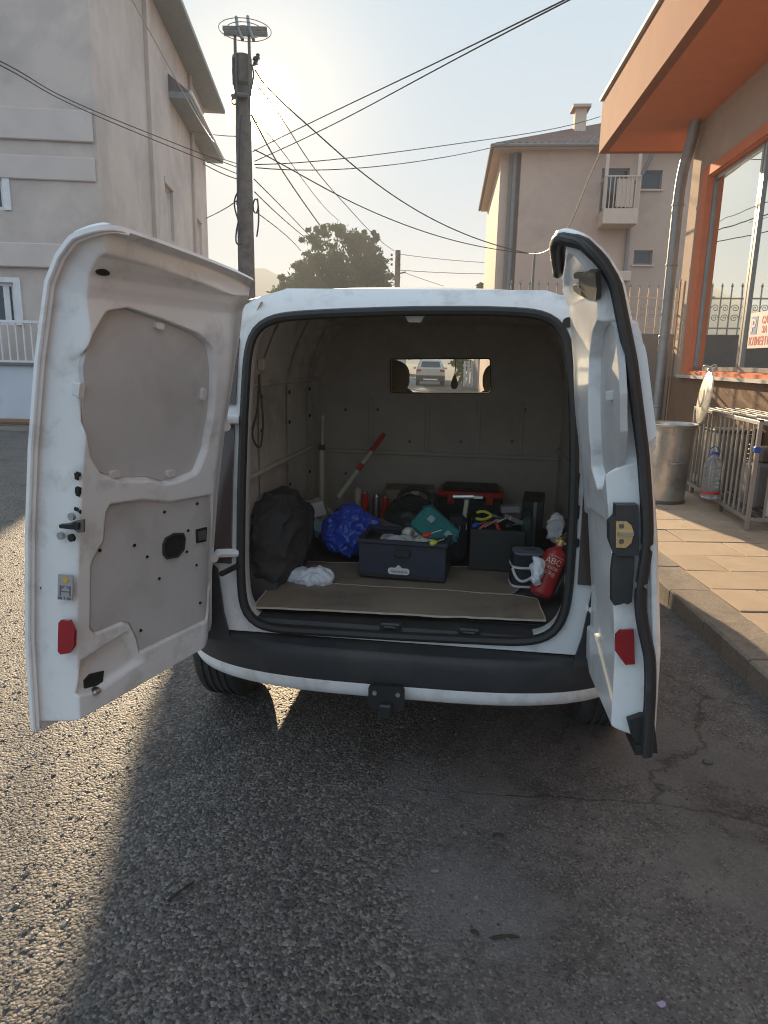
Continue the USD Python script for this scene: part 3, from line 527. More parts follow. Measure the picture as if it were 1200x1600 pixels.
# ------------------------------------------------------------------ the rear doors (door frame: w along the door from the hinge, n outwards, z up)
def sstep(a, b, x): t = np.clip((x - a) / (b - a), 0, 1); return t * t * (3 - 2 * t)
class Door:
    def __init__(s, side, hu, hv, phi, wd, depth, tap=1.0, rise=0.0):
        s.tap = tap; s.tl = .42 if side == 'L' else .60
        s.k = -1 if side == 'L' else 1; s.h = np.array([hu, hv]); s.wd = wd; s.depth = depth; ph = math.radians(phi)
        s.W = np.array([-s.k * math.cos(ph), -math.sin(ph)]); s.N = np.array([s.k * math.sin(ph), -math.cos(ph)])
        zz = np.interp(np.linspace(0, 1, 400), np.linspace(0, 1, len(ZP)), ZP); nn = prof(zz); zz = zz + rise * (zz - .5) / 1.27
        s.zz, s.nn = zz, nn; s.ss = np.r_[0, np.cumsum(np.hypot(np.diff(zz), np.diff(nn)))]; s.S = s.ss[-1]
        tz = np.gradient(zz, s.ss); tn = np.gradient(nn, s.ss); s.tz = np.convolve(np.pad(tz, 20, 'edge'), np.ones(41) / 41, 'valid'); s.tn = np.convolve(np.pad(tn, 20, 'edge'), np.ones(41) / 41, 'valid')
    def pos(s, w, t, d):
        "w across, t along the profile, d depth towards the inside"
        z = np.interp(t, s.ss, s.zz); n = np.interp(t, s.ss, s.nn); tz = np.interp(t, s.ss, s.tz); tn = np.interp(t, s.ss, s.tn)
        n2 = n - d * tz; z2 = z + d * tn
        return np.stack([s.h[0] + w * s.W[0] + n2 * s.N[0], s.h[1] + w * s.W[1] + n2 * s.N[1], z2], -1)
    def base(s, w, t):
        "depth of the inner face before its pressings"
        return .006 + s.depth * (1 - .72 * sstep(s.S - s.tl, s.S - .02, t)) * sstep(.006, .03, w) * (s.tap + (1 - s.tap) * sstep(.02, .17, w))
    def onface(s, w, t, d): return d - (s.depth + .006 - s.base(w, t)) if d > .03 else d
    def map(s, base):
        def f(V): V = np.asarray(V); return s.pos(V[:, 0], V[:, 1], (s.onface(V[:, 0], V[:, 1], base)) + V[:, 2])
        return f
    def inner(s, x, y, d):
        "pixel to (w, t) on the surface at depth d"
        from scipy.optimize import least_squares
        r = ray(x, y)
        def res(q):
            p = s.pos(q[0], q[1], s.onface(q[0], q[1], d)); P_ = v2w(*p) - eye; zc = P_ @ FW
            return [(P_ @ RT) / zc - (x - 600) / FPX, (P_ @ UP) / zc - (800 - y) / FPX]
        return least_squares(res, [s.wd / 2, s.S / 2]).x
    def edge(s, x, y, w):
        "pixel to (t, d) on the side face at constant w"
        from scipy.optimize import least_squares
        def res(q):
            p = s.pos(w, q[0], q[1]); P_ = v2w(*p) - eye; zc = P_ @ FW
            return [(P_ @ RT) / zc - (x - 600) / FPX, (P_ @ UP) / zc - (800 - y) / FPX]
        return least_squares(res, [s.S / 2, .05]).x
    def poly(s, pts, d): return Polygon([tuple(s.inner(x, y, d)) for x, y in pts]).buffer(0)
    def shape_on(s, poly, d0, d1): return sheet(poly, d1 - d0, s.map(d0), .04)       # a panel between depths d0 < d1
    def edge_box(s, x, y, sw, st, sd, w, b=.004, lift=0.0):
        "box on the side face centred on a pixel; st along the profile, sd across the thickness, sw proud"
        t, d = s.edge(x, y, w); m = box(sw, st, sd, (w + lift, t, d), b); m.vertices = s.pos(m.vertices[:, 0], m.vertices[:, 1], m.vertices[:, 2]); m.fix_normals(); return m
    def edge_poly(s, pts, w, thick):
        q = Polygon([tuple(s.edge(x, y, w)) for x, y in pts]).buffer(0)
        m = extrude(q, thick); V = np.array(m.vertices); m.vertices = s.pos(w + V[:, 2], V[:, 0], V[:, 1]); m.fix_normals(); return m

def sstep(a, b, x): t = np.clip((x - a) / (b - a), 0, 1); return t * t * (3 - 2 * t)
DROP = .10
def door_shell(D, recess):
    wd, S, dep = D.wd, D.S, D.depth
    def dense(L, inner=.0046):
        a = np.arange(0, .075, .0026); m = np.arange(.075, L - .075, inner); return np.r_[a, m, L - a[::-1]]
    ws_, ts_ = dense(wd), dense(S); Wg, Tg = np.meshgrid(ws_, ts_)
    # squeeze the corners so that the outline is rounded
    rt_, rb_, rh = .115, .05, .05
    def inset(T, r_top, r_bot):
        a = np.clip((r_top - (S - T)) / r_top, 0, 1); b = np.clip((r_bot - T) / r_bot, 0, 1)
        return r_top * (1 - np.sqrt(1 - a ** 2)) + r_bot * (1 - np.sqrt(np.clip(1 - b ** 2, 0, 1)))
    lo, hi = inset(Tg, .04, .10) * .8, wd - inset(Tg, .10, .02) * .9
    Wr = lo + (Wg / wd) * (hi - lo)
    top = S - DROP * (1 - Wr / wd) ** 1.3; Tg = Tg / S * top
    e = np.minimum(np.minimum(Wr - lo, hi - Wr), np.minimum(Tg, top - Tg))
    lip, ramp = .024, .030
    dw = sstep(lip, lip + ramp, np.minimum(hi - Wr, np.minimum(Tg, top - Tg))) ** .8
    hinge_side = sstep(.006, .03, Wr - lo) * (D.tap + (1 - D.tap) * sstep(.02, .17, Wr - lo))
    d = .006 + dep * (1 - .72 * sstep(S - D.tl, S - .02, Tg)) * dw * hinge_side
    d += .008 * np.exp(-((hi - Wr - .014) / .004) ** 2) + .004 * np.exp(-((hi - Wr - .004) / .003) ** 2)                                 # a raised bead on the lip
    pts = shapely.points(Wr.ravel(), Tg.ravel())
    d += .0011 * (meshkit.fbm(np.stack([Wr * 5, Tg * 5, Wr * 0], -1), 3, 4) - .5) * (d > .03)
    for poly, amt, soft in recess:
        sd = np.where(shapely.contains(poly, pts), -1, 1) * shapely.distance(poly.boundary, pts)
        d -= amt * (1 - sstep(-soft, soft * .3, sd.reshape(d.shape)))
    inner_ = grid(D.pos(Wr, Tg, d)); outer_ = grid(D.pos(Wr[::4, ::4], Tg[::4, ::4], -.004 - .012 * sstep(0, .02, e[::4, ::4])))
    rim_i = [D.pos(Wr, Tg, d)[i] for i in (0,)]
    A_ = D.pos(Wr, Tg, d); B_ = D.pos(Wr, Tg, np.full_like(d, -.004))
    def border(X): return np.concatenate([X[0, :], X[1:, -1], X[-1, -2::-1], X[-2:0:-1, 0]])
    rim = grid(np.stack([border(A_), border(B_)], 0), True)
    return cat([inner_, outer_, rim])

DL = Door('L', -.675, .075, 106, .74, .115, .35)
winL = DL.poly([(125, 620), (124, 570), (133, 525), (157, 484), (190, 478), (245, 497), (300, 520), (320, 540), (325, 580), (322, 640), (312, 700), (298, 735), (270, 747), (248, 752), (225, 745), (180, 747), (150, 738), (132, 710), (123, 660)], .095)
winL = winL.buffer(-.03).buffer(.055, quad_segs=8).buffer(-.025, quad_segs=8)
lowL = DL.poly([(160, 800), (167, 787), (217, 780), (260, 784), (325, 772), (322, 913), (317, 967), (290, 980), (213, 1017), (207, 993), (197, 973), (187, 970), (143, 988), (135, 980), (137, 880), (147, 860), (157, 843)], .105)
botL = DL.poly([(118, 1030), (190, 985), (205, 1010), (215, 1030), (150, 1075), (112, 1085)], .1)
dl = obj('rear_door', door_shell(DL, [(winL.buffer(.004), .024, .008), (lowL.buffer(.003), .012, .005), (botL, .02, .013)]), M['paint'], van, True, label='wider left rear door swung out with blank window board inside')
IN = DL.depth + .006
obj('window_board', DL.shape_on(winL.buffer(-.004), IN - .034, IN - .019), M['board'], dl, 20)
obj('lower_lining', DL.shape_on(lowL.buffer(-.004), IN - .018, IN - .0075), M['board'], dl, 20)
hh = DL.poly([(252, 850), (256, 840), (270, 832), (284, 832), (287, 840), (285, 858), (275, 870), (258, 873), (252, 866)], .11)
obj('handle_recess', DL.shape_on(hh, IN - .008, IN - .005), M['hole'], dl)
obj('handle_bezel', DL.shape_on(hh.difference(hh.buffer(-.006)), IN - .008, IN - .002), M['plastic'], dl)
sq = DL.poly([(304, 827), (321, 823), (320, 845), (305, 848)], .11); obj('access_hole', DL.shape_on(sq, IN - .008, IN - .0045), M['hole'], dl)
obj('access_hole_catch', DL.shape_on(sq.buffer(-.008), IN - .0045, IN - .002), M['alu_dark'], dl)
for (x, y) in ((257, 800), (308, 787), (156, 860), (210, 852), (307, 883), (249, 904), (313, 942), (220, 985), (292, 862), (294, 829), (230, 870)):
    q = DL.inner(x, y, IN - .006); obj('lining_stud', DL.shape_on(Point(q).buffer(.0045, 4), IN - .009, IN - .004), M['hole'], dl)
for (x, y, hz) in ((319, 616, 0), (250, 509, 1), (181, 741, 1), (268, 740, 1), (127, 610, 0)):
    q = DL.inner(x, y, IN - .01); a, b = (.015, .009) if hz else (.008, .018)
    obj('board_clip', DL.shape_on(rpoly(q[0] - a, q[0] + a, q[1] - b, q[1] + b, .005), IN - .03, IN - .008), M['clip'], dl)
q = DL.inner(160, 425, IN); obj('drain_plug', DL.shape_on(shapely.affinity.scale(Point(q).buffer(.016, 6), 1.3, .6), IN - .01, IN + .003), M['rubber'], dl)
WE = DL.wd - .030
obj('reflector', DL.edge_poly([(95, 972), (99, 967), (112, 968), (120, 985), (119, 1008), (112, 1019), (98, 1021), (94, 1016)], WE, .008), M['red_lamp'], dl)
stk = obj('sticker', DL.edge_poly([(92, 897), (115, 899), (114, 938), (91, 936)], WE, .0025), mat('grey_sticker', (.36, .33, .34), .5), dl)
obj('sticker_mark', DL.edge_poly([(99 + 0, 905), (101, 901), (106, 901), (109, 905), (106, 910), (101, 910)], WE, .0035), mat('sticker_amber', (.60, .38, .06), .5), stk)
for a in ([(95, 914), (97, 914), (96.5, 930), (94.5, 930)], [(110, 915), (111.5, 915), (111.5, 931), (109.5, 931)], [(95, 922.5), (111, 924), (111, 925.5), (95, 924)], [(97, 917), (101.5, 914), (102.5, 915.5), (98, 919)], [(105, 915), (109.5, 918), (109, 920), (104.5, 916)],
          [(92, 931.5), (98, 932), (98, 936), (92, 935.5)], [(101.5, 932), (103, 932), (103, 936), (101.5, 936)], [(106, 933), (112, 933.5), (112, 937), (106, 936.5)]):
    obj('sticker_mark', DL.edge_poly(a, WE, .0034), M['ink'], stk)
lt = obj('door_latch', DL.edge_poly([(97, 818), (110, 817), (120, 813), (133, 811), (133, 831), (124, 832), (118, 827), (98, 825)], WE, .005), M['alu_dark'], dl)
obj('latch_slot', DL.edge_poly([(97, 819), (115, 819), (120, 815), (128, 816), (127, 826), (118, 826), (98, 824)], WE, .010), M['hole'], lt)
for (x, y, m_) in ((113, 807, 'alu'), (96, 837, 'alu'), (113, 840, 'hole')):
    t, d = DL.edge(x, y, WE); g = moved(trimesh.creation.cylinder(.010, .008, sections=14), (WE + .002, t, d), ry=math.pi / 2); V = np.array(g.vertices); g.vertices = DL.pos(V[:, 0], V[:, 1], V[:, 2]); g.fix_normals(); obj('latch_screw', g, M[m_], dl)
g = trimesh.creation.cylinder(.011, .012, sections=14); q = DL.inner(66, 916, .012); g.apply_translation((q[0], q[1], .014)); V = np.array(g.vertices); g.vertices = DL.pos(V[:, 0], V[:, 1], V[:, 2]); g.fix_normals(); obj('lip_grommet', g, M['rubber'], dl)
bl = DL.poly([(121, 1060), (130, 1050), (152, 1045), (150, 1066), (140, 1078), (122, 1084)], .08)
obj('bottom_latch', DL.shape_on(bl, .075, .105), M['gloss_black'], dl)
g = box(.03, .016, .03, (0, 0, 0), .006); q = DL.inner(146, 1079, .11); g.apply_translation((q[0], q[1], .115)); V = np.array(g.vertices); g.vertices = DL.pos(V[:, 0], V[:, 1], V[:, 2]); g.fix_normals(); obj('bottom_latch_tongue', g, M['steel'], dl)
q = DL.inner(123, 1103, .06); g = trimesh.creation.cylinder(.009, .03, sections=12); g.apply_translation((q[0], q[1], .06)); V = np.array(g.vertices); g.vertices = DL.pos(V[:, 0], V[:, 1], V[:, 2]); g.fix_normals(); obj('door_buffer', g, M['rubber'], dl)
# scuffs where the paint has worn off the inner edge
for i in range(16):
    q = DL.inner(122 + RNG.uniform(-2, 5), RNG.uniform(725, 800), IN - .004); obj('paint_chip', DL.shape_on(shapely.affinity.scale(Point(q).buffer(.003, 3), RNG.uniform(.4, 1), RNG.uniform(.6, 2.4)), IN - .012, IN + .0006), M['hole'], dl) if i < 10 else None

DR = Door('R', .695, .075, 92, .53, .085, .85, .03)
IR = DR.depth + .006
winR = DR.poly([(921, 560), (926, 520), (934, 502), (942, 515), (946, 560), (950, 620), (951, 680), (948, 730), (942, 762), (934, 763), (925, 730), (921, 660)], .09)
winR = winR.buffer(-.012).buffer(.025, quad_segs=8).buffer(-.013, quad_segs=8)
lowR = DR.poly([(908, 800), (915, 795), (938, 812), (946, 830), (948, 900), (948, 985), (935, 1000), (918, 985), (908, 960)], .10)
dr = obj('rear_door', door_shell(DR, [(winR, .034, .012), (lowR, .010, .005)]), M['paint'], van, True, label='narrower right rear door swung out with black rubber edge and brass striker')
obj('window_board', DR.shape_on(winR.buffer(-.004), IR - .046, IR - .029), M['board'], dr, 20)
for (x, y) in ((923, 634), (944, 620), (943, 758), (936, 505)):
    q = DR.inner(x, y, IR - .01); obj('board_clip', DR.shape_on(rpoly(q[0] - .008, q[0] + .008, q[1] - .012, q[1] + .012, .004), IR - .035, IR - .014), M['clip'], dr)
WR = DR.wd - .030
# rubber edge seal all along the free edge and over the top
tt = np.linspace(.0, DR.S - .03, 60); 
pts = [DR.pos(np.array(DR.wd + .002 - .09 * max(0, (t - (DR.S - .10)) / .10) ** 2), np.array(t), np.array(.010 + .026 * math.exp(-((t - .42) / .13) ** 2))) for t in tt] + [DR.pos(np.array(w_), np.array(DR.S - .012 - DROP * (1 - w_ / DR.wd) ** 1.3), np.array(.018)) for w_ in np.linspace(DR.wd - .12, .10, 12)]
obj('edge_seal', tube(spline(pts, 90), .0155, 8), M['rubber'], dr, 40)
pts2 = [p + np.array([-.006, -.012, 0]) for p in pts[:60]]
obj('edge_seal_bead', tube(spline(pts2, 70), .008, 6), M['plastic'], dr, 40)
st = obj('striker_housing', DR.edge_poly([(948, 812), (957, 803), (958, 785), (992, 785), (993, 862), (957, 863), (948, 840)], WR, .035), M['plastic'], dr)
obj('striker_plate', DR.edge_poly([(962, 814), (978, 814), (986, 820), (990, 832), (986, 848), (977, 856), (962, 855)], WR + .036, .003), M['brass'], st)
obj('striker_bar', DR.edge_poly([(966, 831), (989, 831), (989, 836), (966, 837)], WR + .040, .010), M['steel'], st)
for (x, y) in ((971, 822), (971, 846)): obj('striker_bolt', DR.edge_box(x, y, .006, .011, .011, WR + .040, .002), M['alu_dark'], st)
obj('lower_cover', DR.edge_poly([(956, 864), (988, 864), (988, 880), (984, 936), (978, 940), (972, 938), (966, 940), (957, 942), (953, 936), (953, 890)], WR, .022), M['plastic'], dr)
obj('reflector', DR.edge_poly([(961, 990), (968, 983), (989, 982), (991, 1036), (976, 1037), (960, 1015)], WR, .008), M['red_lamp'], dr)
br = DR.poly([(895, 430), (929, 427), (929, 470), (912, 466), (895, 455), (894, 447), (903, 444), (903, 437), (896, 436)], .10); obj('top_catch', DR.shape_on(br, IR - .006, IR + .007), M['plastic'], dr)
for (x, y) in ((909, 444), (912, 455)):
    q = DR.inner(x, y, IR); obj('catch_rivet', DR.shape_on(Point(q).buffer(.006, 4), IR + .007, IR + .010), M['alu'], dr)
obj('corner_flap', DR.edge_poly([(978, 1120), (1000, 1112), (1018, 1114), (1024, 1180), (1000, 1168), (985, 1146)], WR + .002, .022), M['rubber'], dr)
obj('corner_flap', DR.shape_on(Polygon([(DR.wd - .10, -.004), (DR.wd + .004, -.06), (DR.wd + .006, .03), (DR.wd - .09, .02)]), -.004, .04), M['rubber'], dr)
# hinges and check strap between the body and the left door
for y, m_, hgt in ((655, 'paint', .035), (862, 'paint', .04)):
    q = vhit(362, y); hp = DL.pos(np.array(.03), np.interp(q[2], DL.zz, DL.ss), np.array(.05))
    obj('hinge', cat([tube([(q[0] + .03, q[1] - .01, q[2]), (q[0] - .04, q[1] - .03, q[2]), tuple(hp)], .016, 8)]), M[m_], van)
q = vhit(370, 880); hp = DL.pos(np.array(.05), np.interp(q[2], DL.zz, DL.ss), np.array(.10)); obj('check_strap', tube([(q[0] + .02, q[1], q[2]), tuple(hp)], .010, 6), M['gloss_black'], van)
for z_ in (.70, 1.28): obj('hinge', tube([(.64, vring(z_) - .01, z_), (.672, .075 - prof(z_) , z_), tuple(DR.pos(np.array(.03), np.interp(z_, DR.zz, DR.ss), np.array(.05)))], .014, 8), M['paint'], van)

# ------------------------------------------------------------------ things in the cargo bay (van frame)
def vthing(name, label, cat_, u, v, z, rz=0.0, group=None): return thing(name, label, cat_, v2w(u, v, z), -YAW + rz, group)
def vsolo(name, mesh, m_, label, cat_, smooth=30):
    mesh = mesh.copy(); V = np.array(mesh.vertices); mesh.vertices = VO + V[:, :1] * RV + V[:, 1:2] * HD + V[:, 2:3] * np.array([0, 0, 1.]); mesh.fix_normals() if mesh.is_watertight else None
    return solo(name, mesh, m_, label, cat_, smooth=smooth)
def fl(x, y, z=FZ): q = vpz(x, y, z); return q[0], q[1]
def cardboard(pts, z, seed, label):
    poly = Polygon([fl(*p, z) for p in pts]).segmentize(.03); c = np.array(poly.exterior.coords)
    c += (meshkit.noise(np.c_[c * 18, c[:, :1] * 0], seed)[:, None] - .5) * .008; poly = Polygon(c).buffer(0)
    o = thing('cardboard_sheet', label, 'cardboard'); 
    def mp(V): V = np.asarray(V); p = VO + V[:, :1] * RV + V[:, 1:2] * HD; zz_ = z + V[:, 2] + .006 * meshkit.noise(np.c_[V[:, :2] * 7, V[:, :1] * 0], seed + 3); return np.c_[p[:, :2], zz_]
    obj('sheet', sheet(poly, .005, mp, .04), M['card'], o, 20)
    edge = LineString(list(poly.exterior.coords)).buffer(.0022).intersection(poly.buffer(.003))
    obj('torn_edge', sheet(edge, .0064, mp, .04), M['card_edge'], o, 20)
cardboard([(432, 912), (438, 896), (480, 880), (800, 890), (822, 912), (800, 931), (620, 922)], FZ + .004, 5, 'rear flattened cardboard sheet under the toolbox in the van')
cardboard([(396, 951), (428, 909), (620, 921), (806, 932), (838, 938), (853, 972), (640, 963)], FZ + .012, 9, 'front flattened cardboard sheet along the open edge of the cargo floor')
ZC = FZ + .018
# crumpled white rag
u_, v_ = fl(484, 905, ZC + .02)
s = trimesh.creation.icosphere(5); V = np.array(s.vertices); V *= (.105, .05, .038); V[:, 2] = np.maximum(V[:, 2] + .02, 0); s.vertices = V
s = lump(s, .022, 16, 4); s = creased(s, .010, 26, 9); V = np.array(s.vertices); V[:, 2] = np.maximum(V[:, 2], .001); s.vertices = V + (u_, v_ + .02, ZC); vsolo('rag', s, M['cloth'], 'crumpled white cloth rag on the left of the cardboard', 'rag', True)
# blue bag
def place(x, y, v): return vpx(x, y, v)
s = trimesh.creation.icosphere(5); V = np.array(s.vertices); V = np.sign(V) * abs(V) ** .9; V *= (.125, .09, .115); s.vertices = V; s = moved(s, (0, 0, 0), ry=-.45)
s = lump(s, .045, 9, 3); V_ = np.array(s.vertices); s = creased(s, .018, 16, 8); s = creased(s, .010, 34, 5); q = place(546, 835, .95); V = np.array(s.vertices) + q; V[:, 2] = np.maximum(V[:, 2], ZC + .001); s.vertices = V
vsolo('plastic_bag', s, M['blue_bag'], 'blue plastic bag bulging behind the white rag', 'bag', True)
# open dark toolbox with white label
a = vpz(560, 900, ZC); b_ = vpz(695, 911, ZC); vx = math.atan2(b_[1] - a[1], b_[0] - a[0]); Wt = math.hypot(*(b_ - a)[:2]); 
tb = vthing('toolbox', 'open dark navy toolbox with a white label on its front', 'toolbox', a[0], a[1], ZC, vx)
TH_ = .150; TD = .24
shell = cat([bb(0, Wt, 0, .008, 0, TH_, .003), bb(0, Wt, TD - .008, TD, 0, TH_, .003), bb(0, .008, .008, TD - .008, 0, TH_, .003), bb(Wt - .008, Wt, .008, TD - .008, 0, TH_, .003), bb(.008, Wt - .008, .008, TD - .008, 0, .01)])
obj('bin', shell, M['tool_blue'], tb); obj('rim', cat([bb(-.008, Wt + .008, -.010, .012, TH_, TH_ + .018, .004), bb(-.008, Wt + .008, TD - .012, TD + .01, TH_, TH_ + .018, .004), bb(-.008, .012, .012, TD - .012, TH_, TH_ + .018, .004), bb(Wt - .012, Wt + .008, .012, TD - .012, TH_, TH_ + .018, .004)]), M['tool_blue'], tb)
obj('foot_rail', bb(.005, Wt - .005, -.006, .0, .004, .02, .002), M['black_box'], tb)
obj('hasp', cat([bb(Wt * .42, Wt * .60, -.014, -.001, TH_ - .05, TH_ - .02, .003)]), M['black_box'], tb)
lc = Wt * .47
lab = rpoly(lc - .046, lc + .046, .022, .050, .012).union(Polygon([(lc - .016, .049), (lc - .002, .064), (lc + .016, .049)]))
lb = obj('label_plate', extrude(lab, .003, lambda V: np.c_[V[:, 0], -.0015 - V[:, 2], V[:, 1]]), M['label'], tb)
tx = meshkit.text_mesh('Gartenline', .0115, .0012); V = np.array(tx.vertices); V[:, 0] -= V[:, 0].mean(); tx.vertices = np.c_[V[:, 0] * .92 + lc, -.0048 - V[:, 2], V[:, 1] + .030]; tx.fix_normals(); obj('label_text', tx, M['ink'], lb)
obj('tool_tray_fill', lump(bb(.012, Wt - .012, .012, TD - .012, .10, .145, .01).subdivide().subdivide().subdivide(), .02, 25, 2), M['black_box'], tb)
q = vpx(630, 848, a[1] + .10); s = trimesh.creation.icosphere(4); s.vertices = np.array(s.vertices) * (.07, .05, .03); s = creased(lump(s, .03, 16, 2), .014, 28, 6); s.apply_translation(vpx(620, 848, a[1] + .09)); vsolo('film_bag', s, M['clear_bag'], 'crumpled clear plastic bag lying in the open toolbox', 'plastic bag', True)
# work glove: palm with fingers
q = vpx(655, 846, a[1] + .12)
def chain(pts, rs):
    hs = []
    for (p0, r0), (p1, r1) in zip(zip(pts[:-1], rs[:-1]), zip(pts[1:], rs[1:])):
        s0 = trimesh.creation.icosphere(2, r0); s0.apply_translation(p0); s1 = trimesh.creation.icosphere(2, r1); s1.apply_translation(p1); hs.append(m3.Manifold.batch_hull([m3.Manifold(m3.Mesh(np.array(x.vertices, np.float32), np.array(x.faces, np.uint32))) for x in (s0, s1)]))
    return hs
parts_ = chain([(-.03, 0, 0), (.03, 0, .005)], [.026, .024])
for j, (dy, ln) in enumerate(((-.03, .05), (-.01, .06), (.01, .055), (.03, .04))): parts_ += chain([(.03, dy * .7, .005), (.03 + ln * .6, dy, .016), (.03 + ln, dy, .002)], [.012, .011, .010])
parts_ += chain([(-.01, -.02, .0), (.012, -.052, .012), (.034, -.058, .0)], [.013, .012, .010]); parts_ += chain([(-.03, 0, 0), (-.062, 0, .004)], [.026, .030])
mm = m3.Manifold.batch_boolean(parts_, m3.OpType.Add).refine_to_length(.006).to_mesh(); gm = tm(mm.vert_properties[:, :3], mm.tri_verts); gm.merge_vertices(); trimesh.smoothing.filter_taubin(gm, iterations=8); gm = lump(gm, .005, 40, 3)
vsolo('work_glove', moved(gm, q + np.array([0, 0, .0]), rx=.4, ry=.35, rz=-.5), M['glove'], 'soiled cream work glove lying on the open toolbox', 'glove', True)
# teal drill case leaning behind the toolbox
q = vpx(680, 826, .80)
dc = vthing('tool_case', 'teal plastic tool case leaning behind the open toolbox', 'tool case', q[0], q[1], q[2])
R_ = dict(rx=.1, ry=.72, rz=.1)
obj('case_body', moved(box(.20, .07, .13, (0, 0, 0), .018), **R_), M['teal'], dc); obj('case_rib', moved(box(.205, .074, .012, (0, 0, .03), .004), **R_), M['teal'], dc); obj('case_latch', moved(box(.03, .012, .03, (-.05, -.04, .03), .004), **R_), M['teal_pale'], dc); obj('case_latch', moved(box(.03, .012, .03, (.05, -.04, .03), .004), **R_), M['teal_pale'], dc)
# red and black toolbox at the back
q0, q1 = vpx(683, 830, 1.45), vpx(783, 830, 1.45); q2 = vpx(730, 770, 1.45)
rb = vthing('toolbox', 'black toolbox with a red lid and handle at the back', 'toolbox', q0[0], 1.45, FZ)
Lr = q1[0] - q0[0]; Hr = q2[2] - FZ
obj('case_body', bb(0, Lr, 0, .22, 0, Hr - .03, .012), M['black_box'], rb); obj('lid', cat([bb(-.004, Lr + .004, -.006, .226, Hr - .028, Hr + .004, .010)]), M['red_plastic'], rb)
obj('lid_top', bb(.02, Lr - .02, .01, .21, Hr + .004, Hr + .022, .008), M['black_box'], rb)
for fx in (.2, .8): obj('latch', bb(Lr * fx - .02, Lr * fx + .02, -.014, -.007, Hr - .06, Hr - .01, .003), M['red_plastic'], rb)
# black tote box full of hand tools
q0, q1 = vpx(732, 888, .82), vpx(818, 888, .82); q2 = vpx(770, 828, .82)
tt_ = vthing('tool_tote', 'black open crate heaped with hand tools on the right', 'crate', q0[0], .82, ZC)
Lw = q1[0] - q0[0]; Hw = q2[2] - ZC
obj('crate', cat([bb(0, Lw, 0, .008, 0, Hw, .003), bb(0, Lw, .252, .26, 0, Hw, .003), bb(0, .008, .008, .252, 0, Hw, .003), bb(Lw - .008, Lw, .008, .252, 0, Hw, .003), bb(.008, Lw - .008, .008, .252, 0, .02), bb(.008, Lw - .008, .01, .25, Hw * .5, Hw * .8, .004)]), M['black_box'], tt_)
obj('corner_post', bb(Lw - .012, Lw + .03, .05, .2, .0, Hw + .055, .01), mat('dark_green_plastic', (.03, .05, .045), .45), tt_)
def vw(x, y, v): return vpx(x, y, v)
def pliers(name, label, p0, p1, p2, r, m_, head=None):
    o = thing(name, label, 'tool', VO, -YAW)
    obj('handle', tube(spline([p0, (np.array(p0) + p1) / 2 + np.array([0, 0, .012]), p1], 10), r, 8), m_, o); obj('handle', tube(spline([p0, (np.array(p0) + p2) / 2 + np.array([0, 0, -.010]), p2], 10), r, 8), m_, o)
    d = np.array(p0) - np.array(p1); d /= np.linalg.norm(d); obj('jaws', tube([p0, np.array(p0) + d * .05], [.012, .005], 8), M['steel'], o)
pliers('pliers', 'yellow-green handled pliers on top of the tool crate', vw(768, 806, .9), vw(745, 801, .88), vw(744, 810, .87), .0065, M['yellow_pl'])
pliers('pliers', 'red handled pliers lying in front of the yellow-green pair', vw(776, 816, .86), vw(748, 828, .84), vw(782, 829, .84), .007, M['red_plastic'])
vsolo('chisel', tube([vw(756, 824, .83), vw(777, 812, .86)], [.005, .007], 8), M['steel'], 'shiny steel chisel pointing up from the tool crate', 'chisel')
q = vw(797, 795, .95); vsolo('carton', moved(box(.085, .06, .03, (0, 0, 0), .004), q, rz=.1, ry=-.05), M['grey_pl'], 'small grey carton on the right end of the tool crate', 'carton')
q = vw(803, 812, .88); vsolo('metal_bracket', moved(box(.075, .05, .02, (0, 0, 0), .003), q, ry=.4, rz=.5), mat('bracket_grey', (.30, .31, .30), .4, .5), 'grey metal bracket lying under the small carton', 'bracket')
q = vw(712, 818, .95); cs = vthing('socket_set', 'dark tool pouch with bright metal clips beside the tool crate', 'tool pouch', q[0], q[1], ZC)
obj('pouch', lump(box(.11, .12, q[2] - ZC + .04, (0, 0, (q[2] - ZC + .04) / 2), .03).subdivide().subdivide(), .01, 20, 1), M['navy_fab'], cs); 
for i in range(4): obj('clip', box(.006, .006, .03, (-.04 + .03 * i, -.062, q[2] - ZC - .01 + .01 * (i % 2)), .002), M['steel'], cs)
# carton and white-and-teal box on the left
q = vw(488, 795, 1.15); o = vthing('carton', 'open white carton tilted against the left cargo wall', 'carton', *q); obj('carton_body', moved(box(.12, .10, .075, (0, 0, 0), .003), ry=-.25, rz=.3), M['white_box'], o); obj('flap', moved(box(.03, .10, .003, (.075, 0, .045), .001), ry=.6, rz=.3), M['white_box'], o)
q = vw(487, 820, 1.05); o = vthing('packet', 'white and teal packet leaning below the white carton', 'packet', *q); obj('packet_body', moved(box(.11, .04, .075, (0, 0, 0), .004), ry=.5, rz=.25), M['teal_pale'], o); obj('printed_panel', moved(box(.112, .042, .03, (0, -.0005, -.026), .003), ry=.5, rz=.25), M['teal'], o)
